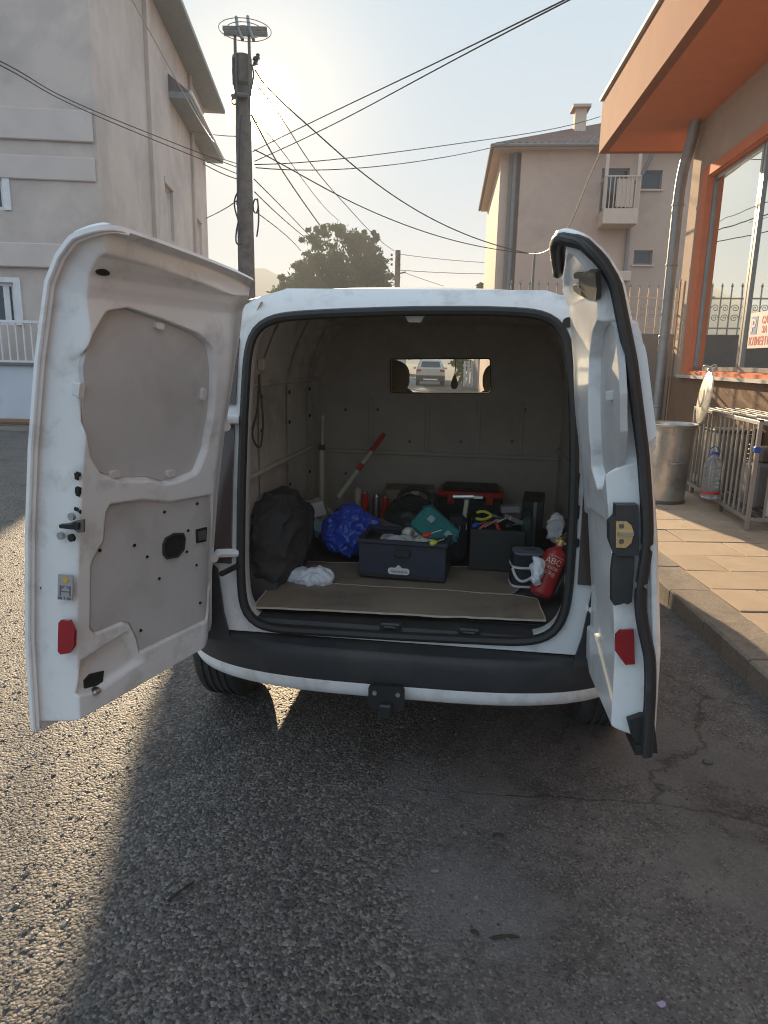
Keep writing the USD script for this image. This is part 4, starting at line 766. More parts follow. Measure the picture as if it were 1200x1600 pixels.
# poles
p0, p1 = vw(528, 778, 1.35), vw(600, 678, 1.55)
o = thing('marking_pole', 'red and white striped pole leaning against the bulkhead', 'pole', VO, -YAW); n_ = 5
cuts = [0, .42, .52, .72, .80, 1.0]
for i in range(5):
    a0, a1 = p0 + (p1 - p0) * cuts[i], p0 + (p1 - p0) * cuts[i + 1]; obj('pole_section', cyl(a0, a1, .014 if i < 1 else .0125, 12), M['pole_wood'] if i in (0, 2) else M['red_plastic'] if i != 4 else M['red_plastic'], o, label='white section' if i in (0, 2) else 'red section')
o = thing('broom_handle', 'pale upright pole standing in the left rear of the cargo bay', 'pole', VO, -YAW)
obj('lower_tube', cyl(vw(503, 790, 1.4), vw(503, 700, 1.42), .014, 12), M['pole_wood'], o); obj('upper_rod', cyl(vw(503, 700, 1.42), vw(505, 655, 1.44), .006, 8), M['pole_wood'], o); obj('collar', cyl(vw(503, 703, 1.42), vw(503, 695, 1.42), .018, 12), M['seat'], o); obj('tip', cyl(vw(505, 657, 1.44), vw(505, 649, 1.44), .010, 8), M['pole_wood'], o)
# clutter at the back: cans, tins, cloths
clut = [(570, 775, 1.4, 'red_plastic', 'small red tin behind the blue bag', .02), (588, 778, 1.42, 'steel', 'small silver tin behind the blue bag', .022), (560, 768, 1.45, 'pole_wood', 'pale yellow roll standing behind the blue bag', .02), (602, 782, 1.38, 'red_plastic', 'red spray can right of the silver tin', .02), (618, 800, 1.2, 'black_box', 'black bottle behind the open toolbox', .035), (535, 800, 1.3, 'black_box', 'dark jar left of the blue bag', .04)]
for x, y, v, m_, lb_, r in clut:
    q = vw(x, y, v); h = q[2] - FZ + .02; o = vthing('can', lb_, 'can', q[0], v, FZ); obj('can_body', lathe([(.001, 0), (r, .002), (r, h - .012), (r * .8, h - .004), (.001, h - .002)], 20), M[m_], o); obj('lid', lathe([(.001, h + .004), (r * .55, h + .003), (r * .6, h - .008)], 16), M['steel'], o)
q = vw(640, 800, 1.1); s = trimesh.creation.icosphere(4); s.vertices = np.array(s.vertices) * (.13, .14, .13); s = lump(s, .03, 12, 5); s.apply_translation((q[0], 1.15, q[2] - .06)); vsolo('tool_bag', s, M['black_box'], 'slumped black tool bag behind the open toolbox', 'bag', True)
s = trimesh.creation.icosphere(5); V = np.array(s.vertices); V = np.sign(V) * abs(V) ** .8; s.vertices = V * (.10, .26, .20); s = creased(lump(s, .05, 6, 7), .02, 9, 4); s = creased(s, .006, 30, 2); V = np.array(s.vertices) + (-.565, .62, FZ + .18); V[:, 2] = np.maximum(V[:, 2], FZ + .002); V[:, 0] = np.maximum(V[:, 0], -.65); s.vertices = V; vsolo('sack', s, M['sackcloth'], 'dark grey sack slumped over the left wheel arch', 'sack', True)
# more of the jumble at the back of the load
def rboxthing(name, label, cat_, x, y, v, sx, sy, sz, m_, rz=0., ry=0.):
    q = vw(x, y, v); o = vthing(name, label, cat_, q[0], v, q[2], rz); obj('body', moved(box(sx, sy, sz, (0, 0, 0), .006), ry=ry), M[m_], o); obj('lid', moved(box(sx * 1.02, sy * 1.02, .010, (0, 0, sz / 2), .003), ry=ry), M[m_], o); obj('tape', moved(box(sx * .16, sy * 1.03, sz * 1.01, (sx * .1, 0, .002), .001), ry=ry), M['card_edge' if m_ == 'card' else 'grey_pl'], o)
rboxthing('carton', 'brown cardboard carton against the bulkhead behind the black bag', 'carton', 640, 790, 1.55, .26, .18, .20, 'card', .1)
rboxthing('tool_case', 'flat dark case standing behind the tool crate', 'tool case', 832, 815, 1.2, .10, .26, .24, 'black_box', -.1)
rboxthing('parts_box', 'low grey parts box right of the blue bag', 'box', 612, 828, 1.05, .12, .16, .06, 'grey_pl', .3, .15)
def coil(name, label, x, y, v, R0, m_, n_=5, tilt=.3):
    q = vw(x, y, v); t = np.linspace(0, n_ * 2 * math.pi, n_ * 26); rr = R0 * (1 + .06 * np.sin(t * .37)); P_ = np.c_[rr * np.cos(t), rr * np.sin(t) * .8, t / t[-1] * .03 + .006 * np.sin(t * 1.3)]
    o = vthing(name, label, 'cable', *q); obj('coil', moved(tube(P_, .0045, 6), rx=tilt), M[m_], o); obj('plug', moved(box(.022, .05, .022, (R0 + .01, .0, .03), .006), rx=tilt), M['black_box'], o)
coil('cable_coil', 'coiled black extension cable on top of the black tool bag', 648, 782, 1.05, .075, 'rubber', 5, .7)
coil('cable_coil', 'coiled pale cable lying left of the open toolbox', 600, 856, .80, .05, 'pole_wood', 4, .2)
for x0, y0_, x1, y1_, v, hm, lb_ in ((660, 838, 690, 828, .56, 'red_plastic', 'red handled screwdriver lying across the open toolbox'), (672, 850, 694, 842, .50, 'yellow_pl', 'yellow handled screwdriver in the open toolbox'), (738, 822, 760, 815, .84, 'blue_pl', 'blue handled screwdriver on the tool crate'), (790, 822, 812, 818, .84, 'black_box', 'black handled screwdriver on the tool crate')):
    p0, p1 = vw(x0, y0_, v), vw(x1, y1_, v + .03); o = thing('screwdriver', lb_, 'tool', VO, -YAW); md = p0 + (p1 - p0) * .45
    obj('handle', tube(spline([p0, (p0 + md) / 2, md], 6), [.006, .010, .011, .011, .010, .007], 10), M[hm], o); obj('shank', cyl(md, p1, .0035, 8), M['steel'], o)
q = vw(722, 800, 1.0); o = vthing('hammer', 'hammer with a pale wooden handle beside the tool crate', 'hammer', *q); obj('handle', cyl((0, 0, -.14), (.02, 0, .06), .011, 10), M['pole_wood'], o); obj('head', cat([cyl((-.045, 0, .07), (.05, 0, .075), .014, 10), moved(box(.05, .022, .02, (.07, 0, .074), .004))]), M['steel'], o)
q = vw(858, 868, .75); o = vthing('tape_roll', 'grey tape roll lying behind the red extinguisher', 'tape', q[0] - .02, q[1], FZ + .03); obj('tape', lathe([(.032, -.022), (.05, -.022), (.05, .022), (.032, .022), (.032, -.022)], 28), M['grey_fab'], o); obj('core', lathe([(.0315, -.0225), (.030, -.0225), (.030, .0225), (.0315, .0225)], 24), M['card'], o)
s = trimesh.creation.box((.5, .16, .05)); s = s.subdivide().subdivide().subdivide().subdivide(); s = creased(lump(s, .03, 7, 9), .015, 14, 3); q = vw(700, 805, 1.35); s.apply_translation((q[0], 1.32, q[2] - .05)); vsolo('tarpaulin', s, M['navy_fab'], 'dark folded tarpaulin heaped in front of the red toolbox', 'tarpaulin', True)
# ribs and fixings of the bay
for v in (.62, 1.05, 1.45):
    obj('lining_post', grid([[(uu_, v + dv, z) for dv in (-.03, -.022, .022, .03)] for z, uu_ in [(z, -.655 + (0 if z < 1.35 else .13 * ((z - 1.35) / .35) ** 1.7) + .008) for z in np.linspace(.58, 1.68, 12)]]), M['trim'], van)
    for z in (.9, 1.2, 1.34): obj('lining_stud', moved(lathe([(.001, .006), (.008, .005), (.010, 0)], 10), (-.645, v, z), ry=math.pi / 2), M['hole'], van)
for x, y in ((540, 640), (590, 640), (640, 690), (720, 690), (800, 690), (540, 740), (820, 640)):
    q = vpx(x, y, PVv); obj('bulkhead_screw', moved(lathe([(.001, .005), (.007, .004), (.009, 0)], 10), (q[0], PVv - .001, q[2]), rx=math.pi / 2), M['alu_dark'], bh)
# small zip bag (grey top, white trim) and fire extinguisher by the right edge
a = vpz(802, 922, FZ + .004); q = vpx(822, 868, a[1] + .02); o = vthing('cool_bag', 'small dark zip bag with white piping beside the red extinguisher', 'bag', a[0] + .055, a[1] + .07, FZ + .002, .12)
hb = q[2] - FZ
def rbx(sx, sy, z0, z1, r=.03): return extrude(rpoly(-sx / 2, sx / 2, -sy / 2, sy / 2, r), z1 - z0, lambda V: np.c_[V[:, 0], V[:, 1], V[:, 2] + z0])
obj('bag_body', rbx(.135, .12, 0, hb), M['navy_fab'], o); obj('bag_top', rbx(.125, .11, hb, hb + .008), M['grey_fab'], o)
for zz_ in (.012, hb * .62): obj('piping', rbx(.142, .127, zz_, zz_ + .009, .034), M['clip'], o)
obj('strap', tube(spline([(-.07, -.05, hb * .62), (-.02, -.072, hb * .30), (.03, -.072, hb * .55), (.07, -.05, hb * .66)], 14), .006, 8), M['clip'], o)
obj('top_print', cat([box(.05, .012, .001, (.01, -.01 + .016 * i, hb + .009)) for i in range(3)]), M['ink'], o)
b0, b1 = vpx(845, 925, .42), vpx(872, 858, .50); ax = b1 - b0; Lx = np.linalg.norm(ax); ax /= Lx
o = thing('fire_extinguisher', 'red fire extinguisher with yellow printing leaning on the right opening edge', 'fire extinguisher', v2w(*b0), -YAW)
zax = ax; xax = np.cross([0, 1., 0], zax); xax /= np.linalg.norm(xax); yax = np.cross(zax, xax); Rm = np.stack([xax, yax, zax], 1)
def ori(m_): m_ = m_.copy(); m_.vertices = np.array(m_.vertices) @ Rm.T; return m_
re = .045
obj('cylinder', ori(lathe([(.001, -.012), (re * .8, -.012), (re, .004), (re, Lx * .80), (re * .85, Lx * .92), (re * .45, Lx * 1.0), (.016, Lx * 1.02), (.016, Lx * 1.06), (.001, Lx * 1.06)], 32)), M['red_paint'], o)
vz = Lx * 1.06
obj('valve', ori(cat([cyl((0, 0, vz), (0, 0, vz + .035), .014, 12), cyl((-.025, 0, vz + .018), (.022, 0, vz + .018), .008, 10)])), M['brass'], o)
obj('lever', ori(cat([moved(box(.016, .10, .006, (0, -.03, vz + .045), .002), rx=.0), moved(box(.016, .09, .006, (0, -.03, vz + .028), .002), rx=-.05)])), M['alu_dark'], o)
obj('hose', ori(tube(spline([(.02, 0, vz + .018), (.055, -.01, vz - .02), (.058, -.012, Lx * .5), (.052, -.01, Lx * .1)], 20), .008, 8)), M['rubber'], o)
for i, (txt, zz_, hh_) in enumerate((('ПОЖАРОГАСИТЕЛ', .76, .016), ('ABC', .60, .03), ('ПРАХОВ', .48, .014), ('6 kg', .36, .016))):
    t_ = meshkit.text_mesh(txt, hh_, .001); V = np.array(t_.vertices); V[:, 0] -= V[:, 0].mean(); sc = min(1, .062 / max(np.ptp(V[:, 0]), 1e-6)); a_ = V[:, 0] * sc / re; rr_ = re + .0006 + V[:, 2]
    ang = -math.pi / 2 - .15 + a_; t_.vertices = np.c_[rr_ * np.cos(ang), rr_ * np.sin(ang), V[:, 1] * sc + Lx * zz_]; obj('print', ori(t_), M['cream_print'], o)
q = vpx(838, 895, .40); s = trimesh.creation.icosphere(4); s.vertices = np.array(s.vertices) * (.022, .035, .055); s = creased(lump(s, .022, 20, 3), .012, 26, 2); s.apply_translation(q); vsolo('paper', s, M['cloth'], 'pale crumpled paper between the zip bag and the extinguisher', 'paper', True)
q = vpx(868, 828, .62); s = trimesh.creation.icosphere(4); s.vertices = np.array(s.vertices) * (.028, .04, .055); s = creased(lump(s, .022, 20, 5), .014, 26, 6); s.apply_translation(q); vsolo('film_bag', s, M['clear_bag'], 'crumpled clear plastic bag above the extinguisher', 'plastic bag', True)
# hanging cable loop on the left lining and its hook
c0 = [vpx(x, y, .42) for x, y in ((405, 585), (410, 640), (410, 680), (404, 700), (397, 690), (400, 650), (404, 610))]
o = thing('cable_loop', 'dark cable loop hanging on the left cargo wall', 'cable', VO, -YAW); obj('loop', tube(spline(c0 + [c0[0]], 40), .004, 6), M['seat'], o); obj('hook', box(.03, .02, .05, vpx(408, 570, .42), .006), M['dark_trim'], o)
# air freshener hanging from the mirror
q = vpx(710, 598, 2.9); q2 = vpx(713, 562, 2.9)
o = thing('air_freshener', 'dark drop-shaped air freshener hanging before the windscreen', 'air freshener', VO, -YAW); r_ = .026
obj('drop', moved(lathe([(.001, -.045), (.016, -.042), (.028, -.02), (.026, .0), (.016, .03), (.006, .055), (.001, .06)], 20), q), M['seat'], o); obj('cord', tube([q + np.array([0, 0, .055]), q2 + np.array([0, 0, .08])], .003, 6), M['seat'], o)

# ------------------------------------------------------------------ orange shop on the right
WX0, WY0, TA = 3.9, 7.0, .087                                                     # wall line x = WX0 + TA (y - WY0)
def wall_x(y): return WX0 + TA * (y - WY0)
WN = np.array([1, -TA, 0]); WP = np.array([WX0, WY0, 0])
def onw(x, y): return on_plane(x, y, WP, WN)
SA = math.atan(TA)
def sh(s, o, z):                                                                   # along the wall (s = y), out from the wall towards the street (o), height
    return np.stack(np.broadcast_arrays(wall_x(s) - o * math.cos(SA), s + o * math.sin(SA), z), -1)
def shop_map(V): V = np.asarray(V); return sh(V[:, 0], V[:, 2], V[:, 1])            # (s, z, o)
shop = thing('shop', 'orange and tan shop with deep overhang and mirrored windows', 'shop')
ZS, ZT = 4.7, 5.45
y1 = 10.5; y0 = -6.0
wins = [(8.28, 9.72), (6.72, 8.20), (5.2, 6.64), (3.7, 5.12)]
wallp = sbox(y0, 1.34, y1, ZS); hole = sbox(3.70, 1.40, 9.76, 3.93)
obj('wall', extrude(wallp.difference(hole), .25, lambda V: sh(V[:, 0], -V[:, 2], V[:, 1])), M['shop_wall'], shop)
obj('plinth', extrude(sbox(y0, 0, y1 + .02, 1.335), .27, lambda V: sh(V[:, 0], .02 - V[:, 2], V[:, 1])), M['plinth'], shop)
obj('end_wall', cat([hull([sh(y1 - .2, -.251, z) for z in (0, ZS)] + [sh(y1, -.251, z) for z in (0, ZS)] + [sh(y1 - .2, -5, z) for z in (0, ZS)] + [sh(y1, -5, z) for z in (0, ZS)])]), M['shop_wall'], shop)
sur = sbox(3.6, 1.36, 9.98, 4.03).difference(sbox(3.72, 1.42, 9.74, 3.91))
obj('window_surround', extrude(sur, .10, lambda V: sh(V[:, 0], .03 - V[:, 2], V[:, 1])), M['shop_orange'], shop)
obj('reveal', extrude(sbox(3.72, 1.42, 9.74, 3.91).difference(sbox(3.735, 1.435, 9.725, 3.895)), .16, lambda V: sh(V[:, 0], -.005 - V[:, 2], V[:, 1])), M['shop_orange'], shop)
obj('sill', extrude(sbox(3.6, 1.335, 9.98, 1.375), .16, lambda V: sh(V[:, 0], .09 - V[:, 2], V[:, 1])), M['sill'], shop)
for (a, b) in wins:
    fr = obj('window', extrude(sbox(a - .03, 1.44, b + .03, 3.89).difference(sbox(a + .02, 1.49, b - .02, 3.84)), .05, lambda V: sh(V[:, 0], -.05 - V[:, 2], V[:, 1])), M['frame'], shop)
    obj('pane', extrude(sbox(a + .02, 1.49, b - .02, 3.84), .008, lambda V: sh(V[:, 0], -.075 - V[:, 2], V[:, 1])), M['shop_glass'], fr)
# overhang: soffit, fascia, edge trim
OV = .96
YE = 11.6
def slab(s0, s1, o0, o1, z0, z1): return hull([sh(s, o, z) for s in (s0, s1) for o in (o0, o1) for z in (z0, z1)])
obj('overhang_soffit', slab(y0, YE, -.3, OV - .002, ZS, ZS + .10), M['shop_orange'], shop)
obj('overhang_fascia', slab(y0, YE + .002, OV, OV + .12, ZS - .003, ZT), M['shop_fascia'], shop)
obj('end_fascia', slab(YE + .004, YE + .10, -.3, OV + .12, ZS - .003, ZT), M['shop_fascia'], shop)
obj('roof_slab', slab(y0, YE, -5, OV - .002, ZT - .2, ZT - .02), M['shop_wall'], shop)
obj('roof_edge_trim', slab(y0, YE + .14, OV - .05, OV + .16, ZT, ZT + .05), M['sill'], shop)
# downpipe at the corner
pp0 = onw(1102, 178); pz = [(1102, 178), (1096, 215), (1086, 262), (1078, 310)]
pd = [sh(10.46, .16, z) for z in (.12, 1.0, 2.0, 3.0, 3.9)] + [sh(10.42, .14, 4.25), sh(10.25, .12, 4.5), sh(10.2, .12, 4.72)]
dp = obj('downpipe', tube(bend(pd, 60), .075, 16), M['pipe'], shop)
for z in (.9, 1.9, 2.9, 3.7): obj('pipe_clamp', lathe([(.079, -.018), (.083, -.012), (.083, .012), (.079, .018)], 18, tuple(sh(10.46, .16, z))), M['pipe'], dp)
obj('cable_conduit', tube([sh(10.40, .03, .2), sh(10.40, .03, 2.0), sh(10.40, .03, 2.7)], .012, 6), M['copper'], shop)
# sign in the window
o = thing('parking_notice', 'pale paper notice with red and blue letters on the shop window', 'notice')
so = -.045
obj('paper', extrude(sbox(7.35, 1.70, 8.02, 2.08), .004, lambda V: sh(V[:, 0], so + V[:, 2], V[:, 1])), M['poster'], o)
def wall_text(t, s_left, z, h, m_, name='lettering', k=1.0):
    g = meshkit.text_mesh(t, h, .002, bold=True); V = np.array(g.vertices); g.vertices = sh(s_left - V[:, 0] * k, so + .0045 + V[:, 2], z + V[:, 1]); g.fix_normals(); obj(name, g, M[m_], o)
wall_text('САМО', 7.72, 1.955, .075, 'poster_red'); wall_text('ЗА', 7.70, 1.86, .07, 'poster_red'); wall_text('КЛИЕНТИ', 8.00, 1.735, .085, 'poster_red', k=1.05)
obj('parking_panel', extrude(sbox(7.82, 1.85, 7.97, 2.04), .002, lambda V: sh(V[:, 0], so + .0045 + V[:, 2], V[:, 1])), M['poster_blue'], o)
g = meshkit.text_mesh('P', .13, .002, bold=True); V = np.array(g.vertices); V[:, 0] -= V[:, 0].mean(); g.vertices = sh(7.895 - V[:, 0], so + .007 + V[:, 2], 1.88 + V[:, 1]); g.fix_normals(); obj('lettering', g, M['poster'], o)

# ------------------------------------------------------------------ boundary wall and iron fence beyond the shop
FY = 11.35
fx0, fx1 = 1.88, 4.3
solo('boundary_wall', bb(fx0, fx1 + .6, FY, FY + .22, 0, 1.98, .01), M['fence_wall'], 'dark grey concrete boundary wall beyond the shop corner', 'wall', smooth=False)
fe = thing('iron_fence', 'silver ornamental iron fence with spear finials on the grey wall', 'fence', (0, FY + .11, 1.98))
for z in (.10, .55): obj('fence_rail', bb(fx0, fx1 + .5, -.012, .012, z - .012, z + .012), M['iron'], fe)
for i, x in enumerate(np.arange(fx0 + .05, fx1 + .5, .145)):
    obj('fence_bar', bb(x - .009, x + .009, -.009, .009, 0, .70), M['iron'], fe)
    obj('finial', moved(lathe([(.001, 0), (.010, .004), (.008, .012), (.020, .035), (.012, .06), (.001, .085)], 8), (x, 0, .70)), M['iron'], fe)
    th = np.linspace(0, 3.2 * math.pi, 22); rr = .058 * (1 - th / (3.8 * math.pi))
    for s_ in (-1, 1):
        sc = [(x + .072 + s_ * .0 + r_ * math.cos(t) * s_, 0, .33 + s_ * .075 + r_ * math.sin(t)) for t, r_ in zip(th, rr)]
        obj('scroll', tube(sc, .006, 5), M['iron'], fe)

# ------------------------------------------------------------------ bin, cage, bottle on the pavement
bz = KZ; bc = at_z(1046, 789, bz); bc[1] += .22
tc = thing('rubbish_bin', 'round galvanised metal rubbish bin with its lid open', 'bin', (bc[0], bc[1], bz))
rB, rT, hB = .215, .265, .80
pr = [(.001, .03), (rB - .01, .03), (rB - .012, .0), (rB + .004, .0), (rB + .004, .02)] + [(rB + (rT - rB) * t + .0035 * math.sin(t * 40) * (t > .9), .02 + (hB - .02) * t) for t in np.linspace(.02, .97, 14)] + [(rT + .012, hB - .012), (rT + .016, hB), (rT + .008, hB + .008), (rT - .006, hB), (rT - .012, hB - .03), (rB - .01, .06), (.001, .055)]
obj('bin_body', lathe(pr, 48), M['galv'], tc, 40)
obj('base_ring', lathe([(rB + .005, 0), (rB + .014, .004), (rB + .014, .03), (rB + .006, .035)], 40), M['alu_dark'], tc)
obj('rim_ring', lathe([(rT + .005, hB - .03), (rT + .014, hB - .028), (rT + .014, hB - .02), (rT + .005, hB - .018)], 40), M['alu'], tc)
def on_bin(a, z, r=0.0): rr = rB + (rT - rB) * z / hB + r; return (rr * math.cos(a), rr * math.sin(a), z)
hnd = obj('side_handle', tube([on_bin(-1.75, .42, .012), on_bin(-1.6, .425, .03), on_bin(-1.35, .425, .03), on_bin(-1.15, .42, .012)], .008, 8), M['alu'], tc)
obj('handle_plate', hull([on_bin(a, z, r) for a in (-1.85, -1.65) for z in (.395, .45) for r in (.001, .006)]), M['alu'], hnd)
obj('lug', hull([on_bin(a, z, r) for a in (-1.80, -1.68) for z in (.70, .76) for r in (.001, .012)]), M['alu'], tc)
# the lid stands upright on its hinge at the right-hand side
lidm = lathe([(.001, .030), (.09, .030), (.10, .020), (.20, .016), (.23, .010), (.262, .0), (.268, -.012), (.262, -.012), (.25, -.002), (.19, .008), (.10, .012), (.09, .022), (.001, .022)], 40)
ang = -.22
LT = lambda g: moved(moved(moved(g, (0, 0, 0), ry=-math.pi / 2), (0, 0, 0), rz=ang, ry=.10), (rT + .045, -.02, hB + .27))
ld = obj('lid', LT(lidm), mat('lid_sheet', (.62, .57, .46), .45, .35, var=.12, scale=8, dirt=(.35, .28, .2), dscale=9), tc, 40)
obj('lid_boss', LT(cyl((0, 0, .0), (0, 0, .021), .035, 18)), M['alu_dark'], ld)
obj('lid_loop', LT(tube(spline([(.255, -.04, 0), (.30, -.045, .03), (.31, -.02, .06), (.27, -.0, .055)], 14), .008, 7)), M['alu'], ld)
obj('lid_loop', LT(tube(spline([(.25, .06, 0), (.31, .07, -.02), (.33, .05, -.05), (.28, .03, -.04)], 14), .008, 7)), M['alu'], ld)
obj('hinge_arm', tube(spline([(rT + .0, .0, hB - .01), (rT + .05, -.02, hB + .0), (rT + .09, -.02, hB + .04), (rT + .06, -.02, hB + .09)], 12), .012, 8), M['alu'], tc)
# aluminium cage
cA, cB = at_z(1085, 775, KZ), at_z(1166, 829, KZ); ca = math.atan2(cA[1] - cB[1], cA[0] - cB[0]); LC = np.linalg.norm(cA - cB) + .32
cg = thing('metal_cage', 'aluminium bar cage around machinery beside the shop wall', 'cage', (cB[0], cB[1], KZ), ca)
# local x runs away from the camera along the front, local -y towards the wall
HC, DC, z0c = .94, .62, .10; fr_ = .034
def cb(x0, x1, y0, y1, z0, z1): return bb(x0, x1, y0, y1, z0, z1, .003)
for (x, y_) in ((0, 0), (LC, 0), (0, -DC), (LC, -DC), (LC * .5, -DC)): obj('corner_post', cb(x - fr_ / 2, x + fr_ / 2, y_ - fr_ / 2, y_ + fr_ / 2, 0, HC), M['alu'], cg)
for x in (LC * .42, LC * .95): obj('foot', cb(x - .02, x + .02, -.045, -.018, 0, z0c - .002), M['alu_dark'], cg)
for z in (z0c, HC - fr_ / 2):
    obj('front_rail', cb(fr_ / 2, LC - fr_ / 2, -fr_ / 2, fr_ / 2, z - fr_ / 2, z + fr_ / 2), M['alu'], cg); obj('back_rail', cb(fr_ / 2, LC - fr_ / 2, -DC - fr_ / 2, -DC + fr_ / 2, z - fr_ / 2, z + fr_ / 2), M['alu'], cg)
    for x in (0, LC): obj('end_rail', cb(x - fr_ / 2, x + fr_ / 2, -DC + fr_ / 2, -fr_ / 2, z - fr_ / 2, z + fr_ / 2), M['alu'], cg)
for i in range(1, 15): 
    x = LC * i / 15; obj('cage_bar', cb(x - .009, x + .009, -.009, .009, z0c + fr_ / 2, HC - fr_), M['alu'], cg)
for i in range(1, 6): y_ = -DC * i / 6; obj('top_bar', cb(fr_ / 2, LC - fr_ / 2, y_ - .017, y_ + .017, HC - .02, HC + .0), M['alu'], cg)
for i in range(1, 5): y_ = -DC * i / 5; obj('end_bar', cb(-.009, .009, y_ - .009, y_ + .009, z0c + fr_ / 2, HC - fr_), M['alu'], cg)
for i in range(6): y_ = -.06 - DC * i / 7; obj('floor_slat', cb(.02, LC - .02, y_ - .012, y_ + .012, z0c - .02, z0c - .004), M['alu_dark'], cg)
for k_, y_ in enumerate((-.03, .0)):
    pass
obj('post_cap', box(.036, .036, .012, (0, 0, HC + .006), .003), M['hole'], cg)
for z in (.70, .76): obj('blue_clamp', box(.05, .055, .05, (.0, .0, z), .008), M['blue_pl'], cg) if z == .70 else None
def cw(x, y, z): c, s = math.cos(ca), math.sin(ca); return np.array([cB[0] + c * x - s * y, cB[1] + s * x + c * y, KZ + z])
tk = thing('water_heater', 'white upright cylinder standing inside the metal cage', 'tank', cw(.14, -.30, z0c)); obj('tank_body', lathe([(.001, 0), (.11, 0), (.125, .02), (.125, .66), (.11, .70), (.03, .73), (.001, .735)], 32), mat('tank_white', (.62, .60, .57), .35, var=.05), tk); obj('tank_band', lathe([(.126, .5), (.130, .505), (.130, .53), (.126, .535)], 32), M['alu_dark'], tk)
cp = thing('compressor', 'dark machine with coiled hose inside the metal cage', 'machine', cw(.55, -.28, z0c)); obj('machine_body', box(.30, .30, .42, (0, 0, .22), .03), M['fence_wall'], cp); obj('machine_top', box(.20, .2, .14, (0, 0, .50), .02), M['alu_dark'], cp)
hx = np.linspace(0, 14 * 2 * math.pi, 240); obj('coiled_hose', tube(np.c_[-.02 + .035 * np.cos(hx), .20 + .035 * np.sin(hx), .10 + hx / hx[-1] * .62], .009, 6), M['rubber'], cp)
bx_ = thing('metal_box', 'weathered sheet metal box at the far end of the cage', 'box', cw(LC - .35, -.30, z0c)); obj('box_body', box(.45, .34, .6, (0, 0, .31), .01), M['galv'], bx_); obj('box_lid', box(.47, .36, .03, (0, 0, .626), .008), M['alu_dark'], bx_)
# water bottle hung on the bars
bt = at_y(1118, 762, cw(LC * .47, .10, 0)[1]); tx_ = LC * .40
bo = thing('water_bottle', 'large clear plastic water bottle with blue cap against the cage bars', 'bottle', cw(tx_, .10, .13))
pr = [(.001, .004), (.07, .0), (.083, .012)]
for i in range(7): z = .04 + i * .04; pr += [(.085, z), (.080, z + .010), (.080, z + .016), (.085, z + .026)]
pr += [(.083, .33), (.06, .38), (.032, .41), (.025, .425), (.025, .44), (.001, .44)]
obj('bottle_body', lathe(pr, 28), M['pvc'], bo, 40); obj('cap', lathe([(.029, .43), (.030, .455), (.001, .458)], 18), M['blue_pl'], bo); obj('carry_loop', tube(spline([(.03, 0, .42), (.05, 0, .46), (0, .01, .50), (-.05, 0, .46), (-.03, 0, .42)], 18), .005, 6), M['blue_pl'], bo)
obj('bottle_label', lathe([(.0865, .05), (.0865, .075)], 28), M['red_plastic'], bo)

# ------------------------------------------------------------------ pink house on the right
hA = at_y(797, 560, 24.0); hx0 = hA[0]; HZ = 8.05; HYAW = math.radians(5)
hr = thing('pink_house', 'peach rendered house with tiled roof, balcony and chimney', 'house', (hx0, 24.0, 0), -HYAW)
# local x to the right along the front, local y away
def hpx(x, y, off=0.0):
    n = np.array([math.sin(HYAW), math.cos(HYAW), 0]); p = on_plane(x, y, np.array([hx0, 24.0, 0]) + n * off, n) - np.array([hx0, 24.0, 0]); return p[0] * math.cos(HYAW) - p[1] * math.sin(HYAW), p[2]
WH = 9.0
def wrect(a, b, c, d): (x0, z1), (x1, z0) = hpx(a, b), hpx(c, d); return x0, x1, z0, z1
rects = {'door': wrect(941, 263, 978, 336), 'w1': wrect(1004, 266, 1033, 296), 'w2': wrect(991, 391, 1018, 414)}
front = sbox(0, 0, WH, HZ)
for r in rects.values(): front = front.difference(sbox(r[0], r[2], r[1], r[3]))
obj('front_wall', extrude(front, .25, lambda V: np.c_[V[:, 0], V[:, 2], V[:, 1]]), M['house_r'], hr, False)
obj('side_wall', cat([bb(-.62, -.35, .5, 9, 0, HZ), bb(WH - .25, WH, .25, 9, 0, HZ), bb(-.35, WH, 8.7, 9, 0, HZ)]), M['house_r2'], hr, False)
obj('corner_recess', bb(-.35, 0.0, .30, .6, 0, HZ), M['grey_pl'], hr, False)
obj('corner_downpipe', cyl((-.17, .22, 0), (-.17, .22, HZ), .07, 12), M['grey_pl'], hr)
for k_, r in rects.items():
    w = obj('window', extrude(sbox(r[0], r[2], r[1], r[3]).difference(sbox(r[0] + .05, r[2] + .05, r[1] - .05, r[3] - .05)), .06, lambda V: np.c_[V[:, 0], .08 + V[:, 2], V[:, 1]]), M['grey_pl'], hr)
    obj('pane', bb(r[0] + .05, r[1] - .05, .11, .12, r[2] + .05, r[3] - .05), M['dark_glass'], w)
    obj('sill', bb(r[0] - .05, r[1] + .05, -.06, .0, r[2] - .05, r[2] - .002), M['house_r2'], w)
b0, b1 = hpx(934, 332), hpx(982, 332); bzc = b0[1] - .05
bal = obj('balcony', bb(b0[0], b1[0] + .1, -.9, -.002, bzc - .45, bzc, .02), M['house_r2'], hr)
obj('balcony_rail', cat([bb(b0[0], b1[0] + .1, -.90, -.86, bzc + .9, bzc + .94), bb(b0[0], b0[0] + .04, -.86, -.01, bzc + .9, bzc + .94), bb(b1[0] + .06, b1[0] + .1, -.86, -.01, bzc + .9, bzc + .94)]), M['house_r2'], bal)
for i, x in enumerate(np.linspace(b0[0] + .02, b1[0] + .08, 9)): obj('baluster', bb(x - .012, x + .012, -.892, -.868, bzc, bzc + .9), M['house_r2'], bal)
obj('balcony_panel', bb(b0[0] + .35, b1[0] - .1, -.86, -.84, bzc + .05, bzc + .85), M['house_r2'], bal)
